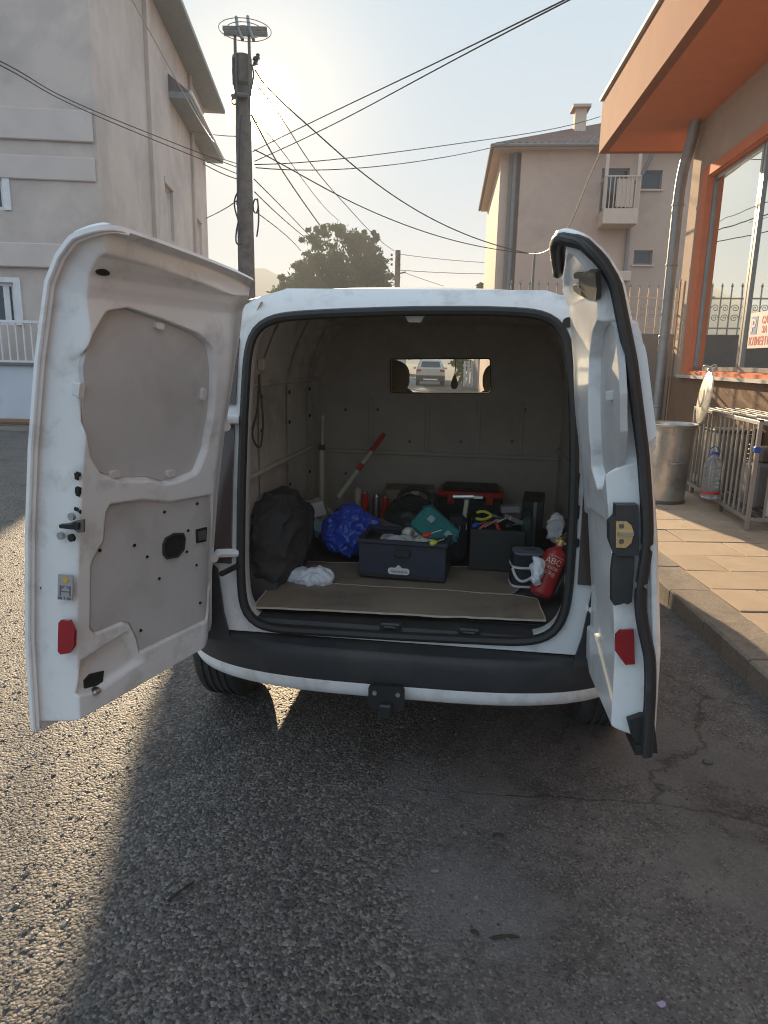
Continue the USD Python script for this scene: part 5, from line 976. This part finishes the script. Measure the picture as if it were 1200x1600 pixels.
obj('lower_balcony', bb(b0[0] - .3, b1[0] + .1, -.7, -.002, bzc - 1.0 - 1.1, bzc - 1.0 - .8, .02), M['house_r2'], hr)
obj('balcony_post', bb(b0[0] - .02, b0[0] + .08, -.8, -.7, bzc + .0, HZ - .3), M['house_r2'], hr); obj('balcony_post', bb(b1[0] - .02, b1[0] + .08, -.8, -.7, bzc + .0, HZ - .3), M['house_r2'], hr)
c0 = hpx(1003, 245); obj('gutter_pipe', tube(bend([(c0[0] + .25, -.3, HZ - .15), (c0[0] + .1, -.15, HZ - .6), (c0[0] - .2, -.08, HZ - 1.1), (c0[0] - .22, -.08, HZ - 2.2), (c0[0] - .22, -.08, .5)], 60), .06, 10), M['grey_pl'], hr)
# hipped roof with overhang and tile rolls
ov = .30; RH = 2.0
ex0, ex1, ey0, ey1 = -.62 - ov, WH + ov, -ov, 9 + ov
ridge = [(ex0 + 4.2, (ey0 + ey1) / 2, HZ + RH + .1), (ex1 - 5.0, (ey0 + ey1) / 2, HZ + RH + .1)]
ce = [(ex0, ey0, HZ + .12), (ex1, ey0, HZ + .12), (ex1, ey1, HZ + .12), (ex0, ey1, HZ + .12)]
def rolls(p00, p10, p11, p01, n):
    "corrugated roof plane: eave p00-p10, ridge p01-p11"
    p00, p10, p11, p01 = map(np.array, (p00, p10, p11, p01)); G = []
    nrm = np.cross(p10 - p00, p01 - p00); nrm = nrm / np.linalg.norm(nrm)
    for b in np.linspace(0, 1, 14):
        rowp = []
        for a in np.linspace(0, 1, n * 6 + 1): rowp.append((p00 + (p10 - p00) * a) * (1 - b) + (p01 + (p11 - p01) * a) * b + nrm * (.05 * abs(math.sin(a * n * math.pi)) + .02 * ((b * 13) % 1)))
        G.append(rowp)
    return grid(G)
rf = obj('roof', cat([tm([ce[0], ce[1], ridge[1], ridge[0], ce[2], ce[3]], [(0, 1, 2), (0, 2, 3), (1, 4, 2), (4, 5, 3), (4, 3, 2), (5, 0, 3)])]), M['tile_r'], hr, False)
tag(obj('roof_tiles', rolls(ce[0], ce[1], ridge[1], ridge[0], 44), M['tile_r'], rf, 60), kind='stuff'); tag(obj('roof_tiles', rolls(ce[3], ce[0], ridge[0], ridge[0], 40), M['tile_r'], rf, 60), kind='stuff')
obj('eave_soffit', bb(ex0 + .02, ex1 - .02, ey0 + .02, ey1 - .02, HZ + .0, HZ + .09), M['house_r2'], hr, False)
obj('gutter', cat([tube([(ex0, ey0 - .04, HZ + .08), (ex1, ey0 - .04, HZ + .08)], .06, 8), tube([(ex0 - .04, ey0, HZ + .08), (ex0 - .04, ey1, HZ + .08)], .06, 8)]), M['grey_pl'], hr)
cq = hpx(905, 200, 2.5); chm = obj('chimney', bb(cq[0] - .19, cq[0] + .19, 2.3, 2.75, HZ + .3, HZ + 1.95), M['house_r2'], rf)
obj('chimney_cap', bb(cq[0] - .30, cq[0] + .30, 2.15, 2.9, HZ + 1.95, HZ + 2.04), M['house_r'], rf)

# ------------------------------------------------------------------ pale pink apartment house on the left
LYAW = math.radians(-5.3); LC0 = at_y(172, 555, 15.2)
lh = thing('apartment_house', 'tall pale pink apartment house on the left with overhanging eaves', 'apartment house', (LC0[0], LC0[1], 0), -LYAW)
# local y runs away along the street side (face at x = 0), local -x to the left along the front (face at y = 0)
LL, LZ = 14.2, 10.75
n1 = np.array([math.cos(LYAW), -math.sin(LYAW), 0]); n2 = np.array([math.sin(LYAW), math.cos(LYAW), 0])
def lpx_side(x, y): p = on_plane(x, y, LC0 * [1, 1, 0], n1) - LC0 * [1, 1, 0]; return p @ n2, p[2]
def lpx_front(x, y, off=0.): p = on_plane(x, y, LC0 * [1, 1, 0] + n2 * off, n2) - LC0 * [1, 1, 0]; return p @ n1, p[2]
fz = {k_: lpx_front(100, y)[1] for k_, y in dict(a=382, b=420, c=220, d=172).items()}
frontp = sbox(-12, 0, 0, LZ)
gw = (*lpx_front(-30, 440), *lpx_front(27, 508)); gx0, gz1, gx1, gz0 = gw
wl = [(gx0, gx1, gz0, gz1), (lpx_front(-60, 300)[0], lpx_front(5, 300)[0], lpx_front(0, 328)[1], lpx_front(0, 250)[1])]
for r in wl: frontp = frontp.difference(sbox(r[0], r[2], r[1], r[3]))
obj('front_wall', extrude(frontp, .25, lambda V: np.c_[V[:, 0], V[:, 2], V[:, 1]]), M['house_l'], lh, False)
sw = []
for z in (2.0, 4.9):
    for yy in (6.4, 11.6): sw.append((yy, yy + 1.1, z, z + 1.45))
sidep = sbox(.25, 0, LL, LZ)
for r in sw: sidep = sidep.difference(sbox(r[0], r[2], r[1], r[3]))
obj('side_wall', extrude(sidep, .25, lambda V: np.c_[-V[:, 2], V[:, 0], V[:, 1]]), M['house_l'], lh, False)
obj('rear_wall', cat([bb(-12, -.26, LL - .25, LL, 0, LZ), bb(-12, -11.75, .26, LL - .26, 0, LZ)]), M['house_l'], lh, False)
for r in sw:
    w = obj('window', extrude(sbox(r[0], r[2], r[1], r[3]).difference(sbox(r[0] + .06, r[2] + .06, r[1] - .06, r[3] - .06)), .07, lambda V: np.c_[-.10 - V[:, 2], V[:, 0], V[:, 1]]), M['white_metal'], lh)
    obj('pane', bb(-.15, -.14, r[0] + .06, r[1] - .06, r[2] + .06, r[3] - .06), M['house_l2'] if r[2] > 4 else M['dark_glass'], w); obj('shutter_box', bb(-.02, .03, r[0] - .04, r[1] + .04, r[3] - .002, r[3] + .18), M['house_l'], w)
for r in wl:
    w = obj('window', extrude(sbox(r[0], r[2], r[1], r[3]).difference(cat and sbox(r[0] + .07, r[2] + .07, r[1] - .07, r[3] - .07)).union(sbox(r[0] + (r[1] - r[0]) * .62, r[2], r[0] + (r[1] - r[0]) * .62 + .12, r[3])), .08, lambda V: np.c_[V[:, 0], .06 + V[:, 2], V[:, 1]]), M['white_metal'], lh)
    obj('pane', bb(r[0] + .07, r[1] - .07, .10, .11, r[2] + .07, r[3] - .07), M['dark_glass'], w); obj('window_trim', extrude(sbox(r[0] - .12, r[2], r[1] + .14, r[3] + .1).difference(sbox(r[0], r[2], r[1], r[3])), .03, lambda V: np.c_[V[:, 0], -.03 + V[:, 2] , V[:, 1]]), M['white_metal'], w)
obj('floor_band', bb(-12, -.002, -.10, -.003, fz['b'], fz['a'], .02), M['house_l2'], lh, False)
obj('balcony_band', bb(-12, -.05, -.07, -.003, fz['c'] - .02, fz['d'], .02), M['house_l2'], lh, False)
obj('upper_band', bb(-12, -.05, -.05, -.003, fz['c'] - .75, fz['c'] - .30, .02), M['house_l2'], lh, False)
e1 = lpx_side(318, 168); 
eo = .75
obj('eave', bb(-12.6, eo, -.7, LL + .45, LZ, LZ + .14), M['soffit_l'], lh, False)
obj('roof', tm([(-12.6, -.7, LZ + .14), (eo, -.7, LZ + .14), (eo, LL + .45, LZ + .14), (-12.6, LL + .45, LZ + .14), (-6, 3, LZ + 2.6), (-6, LL - 3, LZ + 2.6)], [(0, 1, 4), (1, 2, 5), (1, 5, 4), (2, 3, 5), (3, 0, 4), (3, 4, 5)]), M['roof_l'], lh, False)
e2 = lpx_side(322, 246)[1]
obj('lower_eave', bb(0.002, .62, 7.5, LL + .4, e2 - .15, e2 + .02), M['soffit_l'], lh, False)
obj('lower_eave_gutter', tube([(.64, 7.5, e2 + .02), (.64, LL + .4, e2 + .02)], .06, 8), M['white_metal'], lh)
obj('lower_eave_roof', hull([(0.002, 7.5, e2 + .021), (.62, 7.5, e2 + .021), (.002, LL + .4, e2 + .021), (.62, LL + .4, e2 + .021), (.002, 7.5, e2 + .5), (.002, LL + .4, e2 + .5)]), M['roof_l'], lh, False)
obj('pilaster', bb(.002, .10, 4.6, 5.0, 0, LZ - .002), M['house_l'], lh, False); obj('rain_pipe', cyl((.08, 10.9, 0), (.08, 10.9, LZ), .06, 10), M['house_l'], lh)
# garden wall with railing in front of the house
gy = 14.3
g0 = at_y(0, 570, gy); zt = at_y(30, 571, gy)[2]; zb = at_y(30, 500, gy)[2]
solo('garden_wall', bb(-14, -5.4, gy, gy + .2, 0, zt, .01), M['low_wall'], 'low whitewashed garden wall on the left roadside', 'wall', smooth=False)
gr = thing('white_railing', 'white metal railing on the low garden wall at left', 'railing', (0, gy + .1, zt))
hz = zb - zt; obj('top_rail', bb(-14, -5.4, -.025, .025, hz - .05, hz), M['white_metal'], gr); obj('bottom_rail', bb(-14, -5.4, -.02, .02, .06, .10), M['white_metal'], gr); obj('ledge', bb(-14, -5.38, -.16, .14, .002, .05), M['fence_wall'], gr)
for x in np.arange(-9.5, -5.4, .155): obj('railing_bar', bb(x - .012, x + .012, -.012, .012, .10, hz - .05), M['white_metal'], gr)
solo('drain_pipe', cat([tube(spline([(-14, 13.9, .10), (-9, 13.85, .09), (-6.4, 13.8, .11), (-5.9, 13.7, .07)], 40), .06, 8)]), M['plinth'], 'dark pipe lying on the ground along the garden wall', 'pipe')
struct('verge_strip', bb(-14, -5.2, 13.5, 14.28, -.01, .05), M['kerb'])

# ------------------------------------------------------------------ poles, wires
def pole_at(name, label, px, d, top_px, rb, rt_):
    b = at_y(px, 560, d); top = at_y(px, top_px, d)[2]
    o = thing(name, label, 'utility pole', (b[0], d, 0)); obj('shaft', lathe([(rb, 0), (rb, .1), (rt_, top - .02), (rt_ * .9, top), (.001, top)], 14), M['concrete_pole'], o, 60); return o, b, top
PD = 14.5
up, pb, ptop = pole_at('utility_pole', 'tall concrete utility pole beside the sun carrying many wires', 388, PD, 88, .185, .140)
def lp_(x, y, off=0.0): return at_y(x, y, PD + off) - np.array([pb[0], PD, 0])
obj('pole_head', lathe([(.001, ptop + .0), (.17, ptop), (.185, ptop - .05), (.19, ptop - .48), (.15, ptop - .52)], 14), M['concrete_pole'], up, 40)
for x in (367, 389):
    t_ = lp_(x, 52, -.2); b_ = lp_(x + 2, 150, -.2); obj('upright', cyl(b_, t_, .028, 8), M['alu_dark'], up)
for (y, dz, x0, x1) in ((45, .15, 348, 417), (53, -.22, 350, 418)): a_, b_ = lp_(x0, y, dz), lp_(x1, y, dz); obj('cross_arm', box(b_[0] - a_[0], .06, .075, (a_ + b_) / 2, .006), M['alu_dark'], up)
for (x0, y0_, x1, y1_) in ((369, 27, 379, 62), (387, 26, 396, 62)): obj('cross_piece', tube([lp_(x0, y0_, .9), lp_(x0 + 2, 42, .1), lp_(x1, y1_, -.8)], .03, 8), M['alu_dark'], up)
cc = lp_(383, 49, 0)
for r in (.48, .33, .18): obj('wire_ring', tube([cc + np.array([r * math.cos(t), r * math.sin(t), .02]) for t in np.linspace(0, 2 * math.pi, 40)], .007, 6), M['alu_dark'], up)
obj('insulator', moved(lathe([(.001, 0), (.05, .0), (.03, .05), (.055, .07), (.03, .12), (.001, .14)], 12), lp_(399, 100, -.1)), M['plastic'], up); obj('insulator', moved(lathe([(.001, 0), (.04, .0), (.03, .05), (.04, .07), (.001, .1)], 12), lp_(403, 92, -.1)), M['plastic'], up)
obj('insulator_arm', tube([lp_(388, 104, -.1), lp_(399, 101, -.1), lp_(403, 93, -.1)], .016, 6), M['alu_dark'], up)
obj('bracket', tube([lp_(362, 152, -.2), lp_(372, 148, -.2), lp_(388, 150, -.2)], .05, 8), M['alu_dark'], up); obj('bracket_loop', tube([lp_(366 + 4 * math.cos(t), 158 + 5 * math.sin(t), -.25) for t in np.linspace(0, 6.28, 14)], .014, 6), M['alu_dark'], up)
for pts in ([(366, 90), (364, 115), (368, 145), (372, 180)], [(392, 100), (396, 118), (392, 140), (390, 170)], [(372, 300), (368, 330), (374, 352), (372, 372)], [(402, 310), (404, 345), (401, 370)], [(373, 345), (369, 365), (372, 382), (378, 380)], [(377, 180), (374, 240), (372, 300), (370, 320)]):
    obj('pole_cable', tube(spline([lp_(*p, -.24) for p in pts], 24), .016, 6), M['wire'], up)
obj('cable_coil', tube([lp_(399 + 4 * math.cos(t) + t * .05, 322 + 11 * math.sin(t), -.24) for t in np.linspace(0, 18, 70)], .012, 6), M['wire'], up)
up2, pb2, pt2 = pole_at('utility_pole', 'short distant utility pole to the right of the tree', 618, 42.0, 391, .17, .15)
for y in (400, 407, 415): obj('insulator', moved(lathe([(.001, 0), (.06, .0), (.06, .12), (.001, .13)], 8), at_y(624, y, 41.8) - np.array([pb2[0], 42, 0])), M['plastic'], up2); obj('insulator', moved(lathe([(.001, 0), (.06, .0), (.06, .12), (.001, .13)], 8), at_y(612, y, 41.8) - np.array([pb2[0], 42, 0])), M['plastic'], up2)
obj('side_arm', tube([at_y(621, 428, 41.8) - np.array([pb2[0], 42, 0]), at_y(634, 425, 41.8) - np.array([pb2[0], 42, 0])], .04, 6), M['alu_dark'], up2)
def wire(label, pts, r=.009, m_='wire', n=30, name='overhead_wire'):
    solo(name, tube(spline([at_y(*p) for p in pts], n), r, 6), M[m_], label, 'wire')
wire('upper of the two wires rising to the top right corner', [(395, 237, PD), (600, 137, 10.5), (760, 60, 8.6), (900, -9, 7.5), (1050, -85, 6.5)], .008)
wire('lower of the two wires rising to the top right corner', [(398, 252, PD), (620, 142, 10.5), (760, 67, 8.6), (905, -8, 7.5), (1055, -85, 6.5)], .008)
wire('upper nearly level wire from the pole to the chimney house', [(398, 257, PD), (560, 245, 18.), (740, 221, 21.), (880, 198, 23.), (938, 182, 24.)], .011)
wire('lower nearly level wire from the pole to the house eave', [(400, 262, PD), (520, 265, 17.), (640, 254, 19.5), (740, 237, 21.5), (800, 222, 23.)], .011)
wire('long sagging cable from the pole top down to the thin gate post', [(399, 110, PD), (408, 125, PD + .3), (480, 195, 15.5), (560, 265, 17.), (640, 322, 18.5), (740, 371, 20.), (826, 396, 21.)], .014)
wire('second sagging cable just under the first towards the gate post', [(398, 234, PD), (450, 262, 15.5), (540, 311, 17.), (640, 354, 18.5), (740, 383, 20.), (826, 396, 21.)], .012)
wire('thin wire passing the sun towards the distant pole', [(403, 135, PD), (430, 170, 16.), (475, 240, 20.), (540, 320, 28.), (575, 358, 34.), (616, 392, 42.)], .014)
wire('thick twisted cable below the sun dropping behind the tree', [(393, 180, PD), (410, 212, 15.5), (440, 265, 19.), (470, 310, 23.), (500, 352, 27.)], .020)
wire('upper of the paired wires dropping from the pole to the tree', [(397, 280, PD), (440, 323, 19.), (487, 372, 26.)], .012); wire('lower of the paired wires dropping from the pole to the tree', [(398, 300, PD), (440, 340, 19.), (487, 379, 26.)], .012)
wire('single wire leaving the pole low down towards the shrub', [(402, 333, PD), (440, 362, 18.), (470, 392, 24.)], .010); wire('faint wire below the sun crossing behind the twisted cable', [(400, 190, PD), (440, 235, 18.), (480, 290, 23.), (530, 345, 30.)], .010)
wire('topmost wire from the pole to the left house', [(375, 213, PD), (330, 210, 20.), (300, 205, 24.)], .010); wire('second wire from the pole to the left house', [(375, 257, PD), (330, 243, 20.)], .010); wire('thicker wire from the pole to the left house wall', [(375, 280, PD), (345, 270, 18.), (318, 256, 21.)], .014); wire('lowest wire from the pole curving to the left house', [(372, 312, PD), (350, 327, 18.), (322, 341, 22.)], .012)
wire('upper of two wires crossing in front of the left house', [(-20, 86, 8.), (60, 130, 10.5), (140, 170, 13.), (372, 262, PD)], .008, n=24); wire('lower of two wires crossing in front of the left house', [(-20, 92, 8.), (60, 136, 10.5), (140, 176, 13.), (372, 272, PD)], .008, n=24)
wire('pale taut cable along the front of the left house', [(203, -6, 11.), (255, 88, 12.5), (310, 186, 14.5), (334, 222, 16.)], .010, 'pale_wire')
wire('upper level wire leaving the distant pole to the right', [(624, 397, 42.), (690, 405, 42.), (775, 411, 42.)], .016); wire('lower level wire leaving the distant pole to the right', [(624, 422, 42.), (690, 426, 42.), (775, 428, 42.)], .018); wire('falling wire leaving the distant pole to the right', [(632, 426, 42.), (660, 436, 42.), (693, 447, 42.)], .014); wire('sagging wire from the tree to the distant pole', [(545, 402, 38.), (570, 424, 40.), (592, 430, 41.), (614, 424, 42.)], .016)
fe_ = sh(11.62, OV + .10, ZS + .02)
solo('shop_cable', tube(spline([at_y(937, 241, 11.7), at_y(912, 300, 13.5), at_y(893, 345, 15.5), at_y(870, 379, 17.8), at_y(850, 394, 19.5), at_y(826, 396, 21.)], 40), .016, 6), M['pale_wire'], 'sunlit pale cable from the shop overhang to the gate post', 'cable')
b = at_y(825, 560, 21.0); solo('gate_post', cyl((b[0], 21, 0), (b[0], 21, at_y(825, 394, 21.)[2]), .035, 10), M['alu_dark'], 'thin dark metal post in front of the peach house', 'post')

# ------------------------------------------------------------------ trees, hills, far street
def leaf_cloud(centers, radii, n, size, seed, flat=1.0):
    "leaf faces in clumps spread through the lobes, with gaps between the clumps"
    r = np.random.default_rng(seed); C = np.array(centers); R = np.array(radii); wts = R ** 2.2; K = max(14, n // 85)
    pick = r.choice(len(C), K, p=wts / wts.sum()); d = r.normal(size=(K, 3)); d /= np.linalg.norm(d, axis=1, keepdims=True)
    cl = C[pick] + d * (R[pick] * r.uniform(.15, 1.12, K) ** .6)[:, None]; cs = R[pick] * r.uniform(.16, .42, K)
    k = r.integers(0, K, n); d = r.normal(size=(n, 3)) * (1, 1, .7); p = cl[k] + d * cs[k][:, None] * .62
    a = r.normal(size=(n, 3)); a /= np.linalg.norm(a, axis=1, keepdims=True); b = np.cross(a, r.normal(size=(n, 3))); b /= np.linalg.norm(b, axis=1, keepdims=True)
    s = size * r.uniform(.5, 1.3, n)[:, None]; V = np.stack([p - a * s, p + b * s * .45, p + a * s, p - b * s * .45], 1).reshape(-1, 3); i = np.arange(n)[:, None] * 4
    return tm(V, np.vstack([i + [0, 1, 2], i + [0, 2, 3]]))
def tree(name, label, base, crown, leaves, size, leafm, seed, trunk_r, fork):
    o = thing(name, label, 'tree', base); B = np.array(base)
    limbs = [tube(spline([(0, 0, -.1), (.1, 0, fork * .5), (0, .1, fork)], 8), [trunk_r * (1 - .05 * i) for i in range(8)], 10)]
    for c, r_ in crown[::2]: c = np.array(c) - B; limbs.append(tube(spline([(0, .05, fork * .8), c * .55 + np.array([0, 0, fork * .3]), c], 8), np.linspace(trunk_r * .5, .02, 8), 6))
    obj('trunk', cat(limbs), M['bark'], o); obj('crown', leaf_cloud([np.array(c) - B for c, _ in crown], [r_ for _, r_ in crown], leaves, size, seed), M[leafm], o, False)
def cr(lst, Y): return [(at_y(x, y, Y + random.uniform(-.035, .035) * Y), r / FPX * Y) for x, y, r in lst]
TY = 80.0
tb_ = at_y(525, 560, TY); tree('broadleaf_tree', 'rounded broadleaf tree against the sky behind the van', (tb_[0], TY, 0), cr([(466, 418, 9), (470, 378, 8), (488, 368, 9), (503, 350, 7), (527, 345, 8), (553, 357, 9), (568, 366, 8), (462, 432, 10), (500, 375, 19), (525, 362, 16), (550, 372, 22), (540, 400, 32), (505, 405, 30), (480, 415, 22), (565, 400, 25), (520, 435, 34), (560, 435, 34), (485, 440, 28), (492, 362, 12), (515, 352, 10), (540, 354, 11), (560, 378, 14), (500, 470, 34), (550, 475, 36), (474, 398, 14)], TY), 15000, .27, 'leaf', 3, .5, 5.0)
tb_ = at_y(588, 560, TY + 1); tree('conifer', 'narrow dark conifer at the right side of the broadleaf tree', (tb_[0], TY + 1, 0), cr([(586, 366, 6), (586, 382, 10), (588, 400, 14), (588, 420, 18), (590, 440, 20), (590, 462, 22)], TY + 1), 7000, .24, 'leaf_dark', 5, .2, 3.5)
tb_ = at_y(452, 560, TY - 2); tree('shrub_tree', 'low lighter shrub at the left foot of the broadleaf tree', (tb_[0], TY - 2, 0), cr([(440, 440, 12), (455, 446, 16), (472, 425, 12), (478, 445, 16), (445, 460, 18), (465, 468, 22)], TY - 2), 5500, .24, 'leaf', 8, .14, 2.2)
# small far shrub seen beside the peach house
tb_ = at_y(752, 560, 60); tree('far_tree', 'tiny distant tree left of the peach house', (tb_[0], 60, 0), cr([(752, 452, 8), (760, 458, 9), (744, 458, 7)], 60), 1500, .2, 'leaf', 12, .2, 4)
# hills
hx_ = np.linspace(-330, 330, 90); HY = 400.0
prof_h = 9 + 38 * np.exp(-((hx_ + 88) / 42) ** 2) + 6 * np.exp(-((hx_ + 210) / 90) ** 2) + 10 * np.exp(-((hx_ - 30) / 60) ** 2) + 14 * meshkit.fbm(np.c_[hx_ * .02, hx_ * 0, hx_ * 0], 4, 3)
G = [[(x, HY - 120 * (1 - t) + 60 * t, h * t - .5) for x, h in zip(hx_, prof_h)] for t in np.linspace(0, 1, 12)]
struct('hills', grid(G), M['hill'], smooth=True)
# far street seen through the bulkhead window
fw = thing('far_gate', 'pale slatted gate far down the street seen through the windscreen', 'gate', (at_y(740, 575, 40)[0], 40, 0)); 
for i in range(7): obj('gate_slat', bb(-.55 + i * .2, -.42 + i * .2, 0, .05, .1, 1.5), M['low_wall'], fw)
obj('gate_rail', bb(-.6, .95, .052, .09, 1.2, 1.3), M['low_wall'], fw)
solo('far_wall', bb(at_y(747, 575, 38)[0], at_y(747, 575, 38)[0] + 1.0, 38, 40, 0, 2.0), M['grey_pl'], 'grey gate pillar wall on the right of the far street', 'wall', smooth=False)
hb_ = at_y(727, 575, 46); o = thing('far_hedge', 'yellow-green bush far down the street seen through the windscreen', 'bush', (hb_[0], 46, 0)); obj('foliage', leaf_cloud([(0, 0, .8), (.3, .2, 1.5), (-.3, .1, 1.3)], [.8, .7, .6], 2500, .12, 4), M['leaf_yel'], o, False)
o = thing('street_house', 'pale house closing the far end of the street', 'house', (-2, 75, 0)); obj('walls', bb(-9, 4, 0, 8, 0, 3.6), M['house_l'], o, False); obj('roof', hull([(-9.5, -.5, 3.6), (4.5, -.5, 3.6), (-9.5, 8.5, 3.6), (4.5, 8.5, 3.6), (-9.5, 4, 5.2), (4.5, 4, 5.2)]), M['tile_r'], o, False)
# silver car parked ahead
cq = at_z(672, 603, 0); car = thing('parked_car', 'silver hatchback parked ahead in the street', 'car', (cq[0], cq[1], 0), -math.radians(3))
def csec(y, w, z0, z1, zt, wt): return [(-w, y, z0), (-w * 1.0, y, (z0 + z1) / 2), (-w * .97, y, z1), (-wt, y, zt), (wt, y, zt), (w * .97, y, z1), (w, y, (z0 + z1) / 2), (w, y, z0)]
body = grid([csec(*a) for a in ((0, .80, .35, .95, 1.0, .68), (.06, .87, .25, .98, 1.08, .70), (.45, .88, .22, 1.0, 1.50, .60), (1.2, .88, .22, 1.0, 1.56, .62), (2.2, .88, .22, .98, 1.50, .60), (3.0, .87, .22, .95, 1.0, .70), (4.0, .84, .25, .75, .8, .6), (4.15, .76, .35, .6, .62, .5))]); body.fix_normals()
obj('body', cat([body, tm(csec(0, .80, .35, .95, 1.0, .68), [(0, 1, 6), (0, 6, 7), (1, 2, 5), (1, 5, 6), (2, 3, 4), (2, 4, 5)])]), M['far_car'], car, 35)
obj('rear_window', hull([(-.58, .06, 1.10), (.58, .06, 1.10), (-.52, .36, 1.43), (.52, .36, 1.43), (-.58, .09, 1.10), (.58, .09, 1.10), (-.52, .39, 1.42), (.52, .39, 1.42)]), M['dark_glass'], car)
obj('bumper', bb(-.86, .86, -.06, .12, .28, .62, .04), M['plastic'], car); obj('number_plate', bb(-.42, .42, -.075, -.062, .34, .42), M['label'], car)
for s in (-1, 1): obj('tail_lamp', bb(min(s * .56, s * .84), max(s * .56, s * .84), -.03, .05, .84, .97, .02), M['red_lamp'], car); obj('wheel', moved(lathe([(.001, -.1), (.30, -.1), (.31, -.08), (.31, .08), (.30, .1), (.001, .1)], 20), (s * .76, .75, .31), ry=math.pi / 2), M['tyre'], car); obj('wheel', moved(lathe([(.001, -.1), (.30, -.1), (.31, -.08), (.31, .08), (.30, .1), (.001, .1)], 20), (s * .76, 3.3, .31), ry=math.pi / 2), M['tyre'], car); obj('wing_mirror', box(.16, .08, .12, (s * .98, 2.6, 1.02), .03), M['far_car'], car)

# ------------------------------------------------------------------ litter and loose chippings on the road
q = at_z(1033, 1576, .004); pt = m3.CrossSection([[(0, 0), (.012, .004), (.016, .012), (.008, .018), (.002, .016), (-.006, .012), (-.004, .004)]]); solo('petal', moved(extrude(Polygon([(0, 0), (.012, .004), (.016, .012), (.008, .018), (.002, .015), (-.007, .013), (-.004, .004)]), .0012), (q[0], q[1], .006), rx=.1), M['petal'], 'lilac petal lying on the road at the lower right', 'petal')
for (a, b_, lb_) in (((768, 1466), (812, 1465), 'dark twig on the road by the concrete crack'), ((770, 1305), (787, 1306), 'short dark stick on the road below the tow hitch'), ((262, 1408), (303, 1378), 'dark dry plant scrap on the sunlit chippings'), ((735, 1455), (748, 1462), 'small dark leaf scrap beside the twig')):
    p0, p1 = at_z(*a, .006), at_z(*b_, .006); mid = (p0 + p1) / 2 + np.array([.004, .003, .004]); solo('twig', tube(spline([p0, mid, p1], 10), [.004, .005, .004, .005, .004, .003, .005, .004, .003, .002], 6), M['twig'], lb_, 'twig')
for (x, y, r) in ((812, 1262, .008), (680, 1362, .010), (1106, 1192, .016)):
    s = trimesh.creation.icosphere(2, r); s.vertices = np.array(s.vertices) * (1.3, .9, .6); s = lump(s, r * .3, 60, 2); p = at_z(x, y, 0); s.apply_translation((p[0], p[1], r * .4)); solo('pebble', s, M['stone'], {812: 'pale elongated pebble on the right of the road', 680: 'pale grey pebble in the middle of the road', 1106: 'flat dark stone on the road near the kerb'}[x], 'pebble')
pi = UsdGeom.PointInstancer.Define(stage, '/World/loose_chippings'); tag(pi.GetPrim(), 'loose grey stone chippings scattered over the road', 'gravel', kind='stuff')
protos = []
for i in range(4):
    s = trimesh.creation.icosphere(1); s.vertices = np.array(s.vertices) * (1, .8, .55) + RNG.uniform(-.18, .18, (len(s.vertices), 3)); pr_ = usdkit.mesh(stage, f'/World/loose_chippings/chipping_{i}' if i else '/World/loose_chippings/chipping', s, M['stone'], False); protos.append(pr_.GetPath())
n = 42000; X = RNG.uniform(-3.2, 1.7, n); Y = 1.1 + 6.5 * RNG.uniform(0, 1, n) ** 1.7; dens = np.clip(.9 - (X + .1) * 1.2, .10, 1.0); keep = RNG.uniform(0, 1, n) < dens; X, Y = X[keep], Y[keep]
sz = RNG.lognormal(math.log(.0034), .42, len(X)).clip(.0012, .009)
pi.CreatePrototypesRel().SetTargets(protos); pi.CreateProtoIndicesAttr(Vt.IntArray.FromNumpy(RNG.integers(0, 4, len(X)).astype(np.int32)))
pi.CreatePositionsAttr(Vt.Vec3fArray.FromNumpy(np.c_[X, Y, sz * .1].astype(np.float32))); pi.CreateScalesAttr(Vt.Vec3fArray.FromNumpy(np.repeat(sz[:, None], 3, 1).astype(np.float32)))
an = RNG.uniform(0, math.pi, len(X)); pi.CreateOrientationsAttr(Vt.QuathArray([Gf.Quath(float(math.cos(a)), 0, 0, float(math.sin(a))) for a in an]))

# ------------------------------------------------------------------ morning haze: even air round everything
hz_m = usdkit.material(stage, '/World/Looks/haze_air', {'v': ('principled_volume', {'color': (.95, .94, .91), 'density': HAZE, 'anisotropy': .1})}, volume='v.volume')
hb = box(1100, 700, 54, (0, 300, 25.8)); solo('haze', hb, hz_m, 'thin even morning haze in the air', 'haze', kind='stuff', smooth=False)
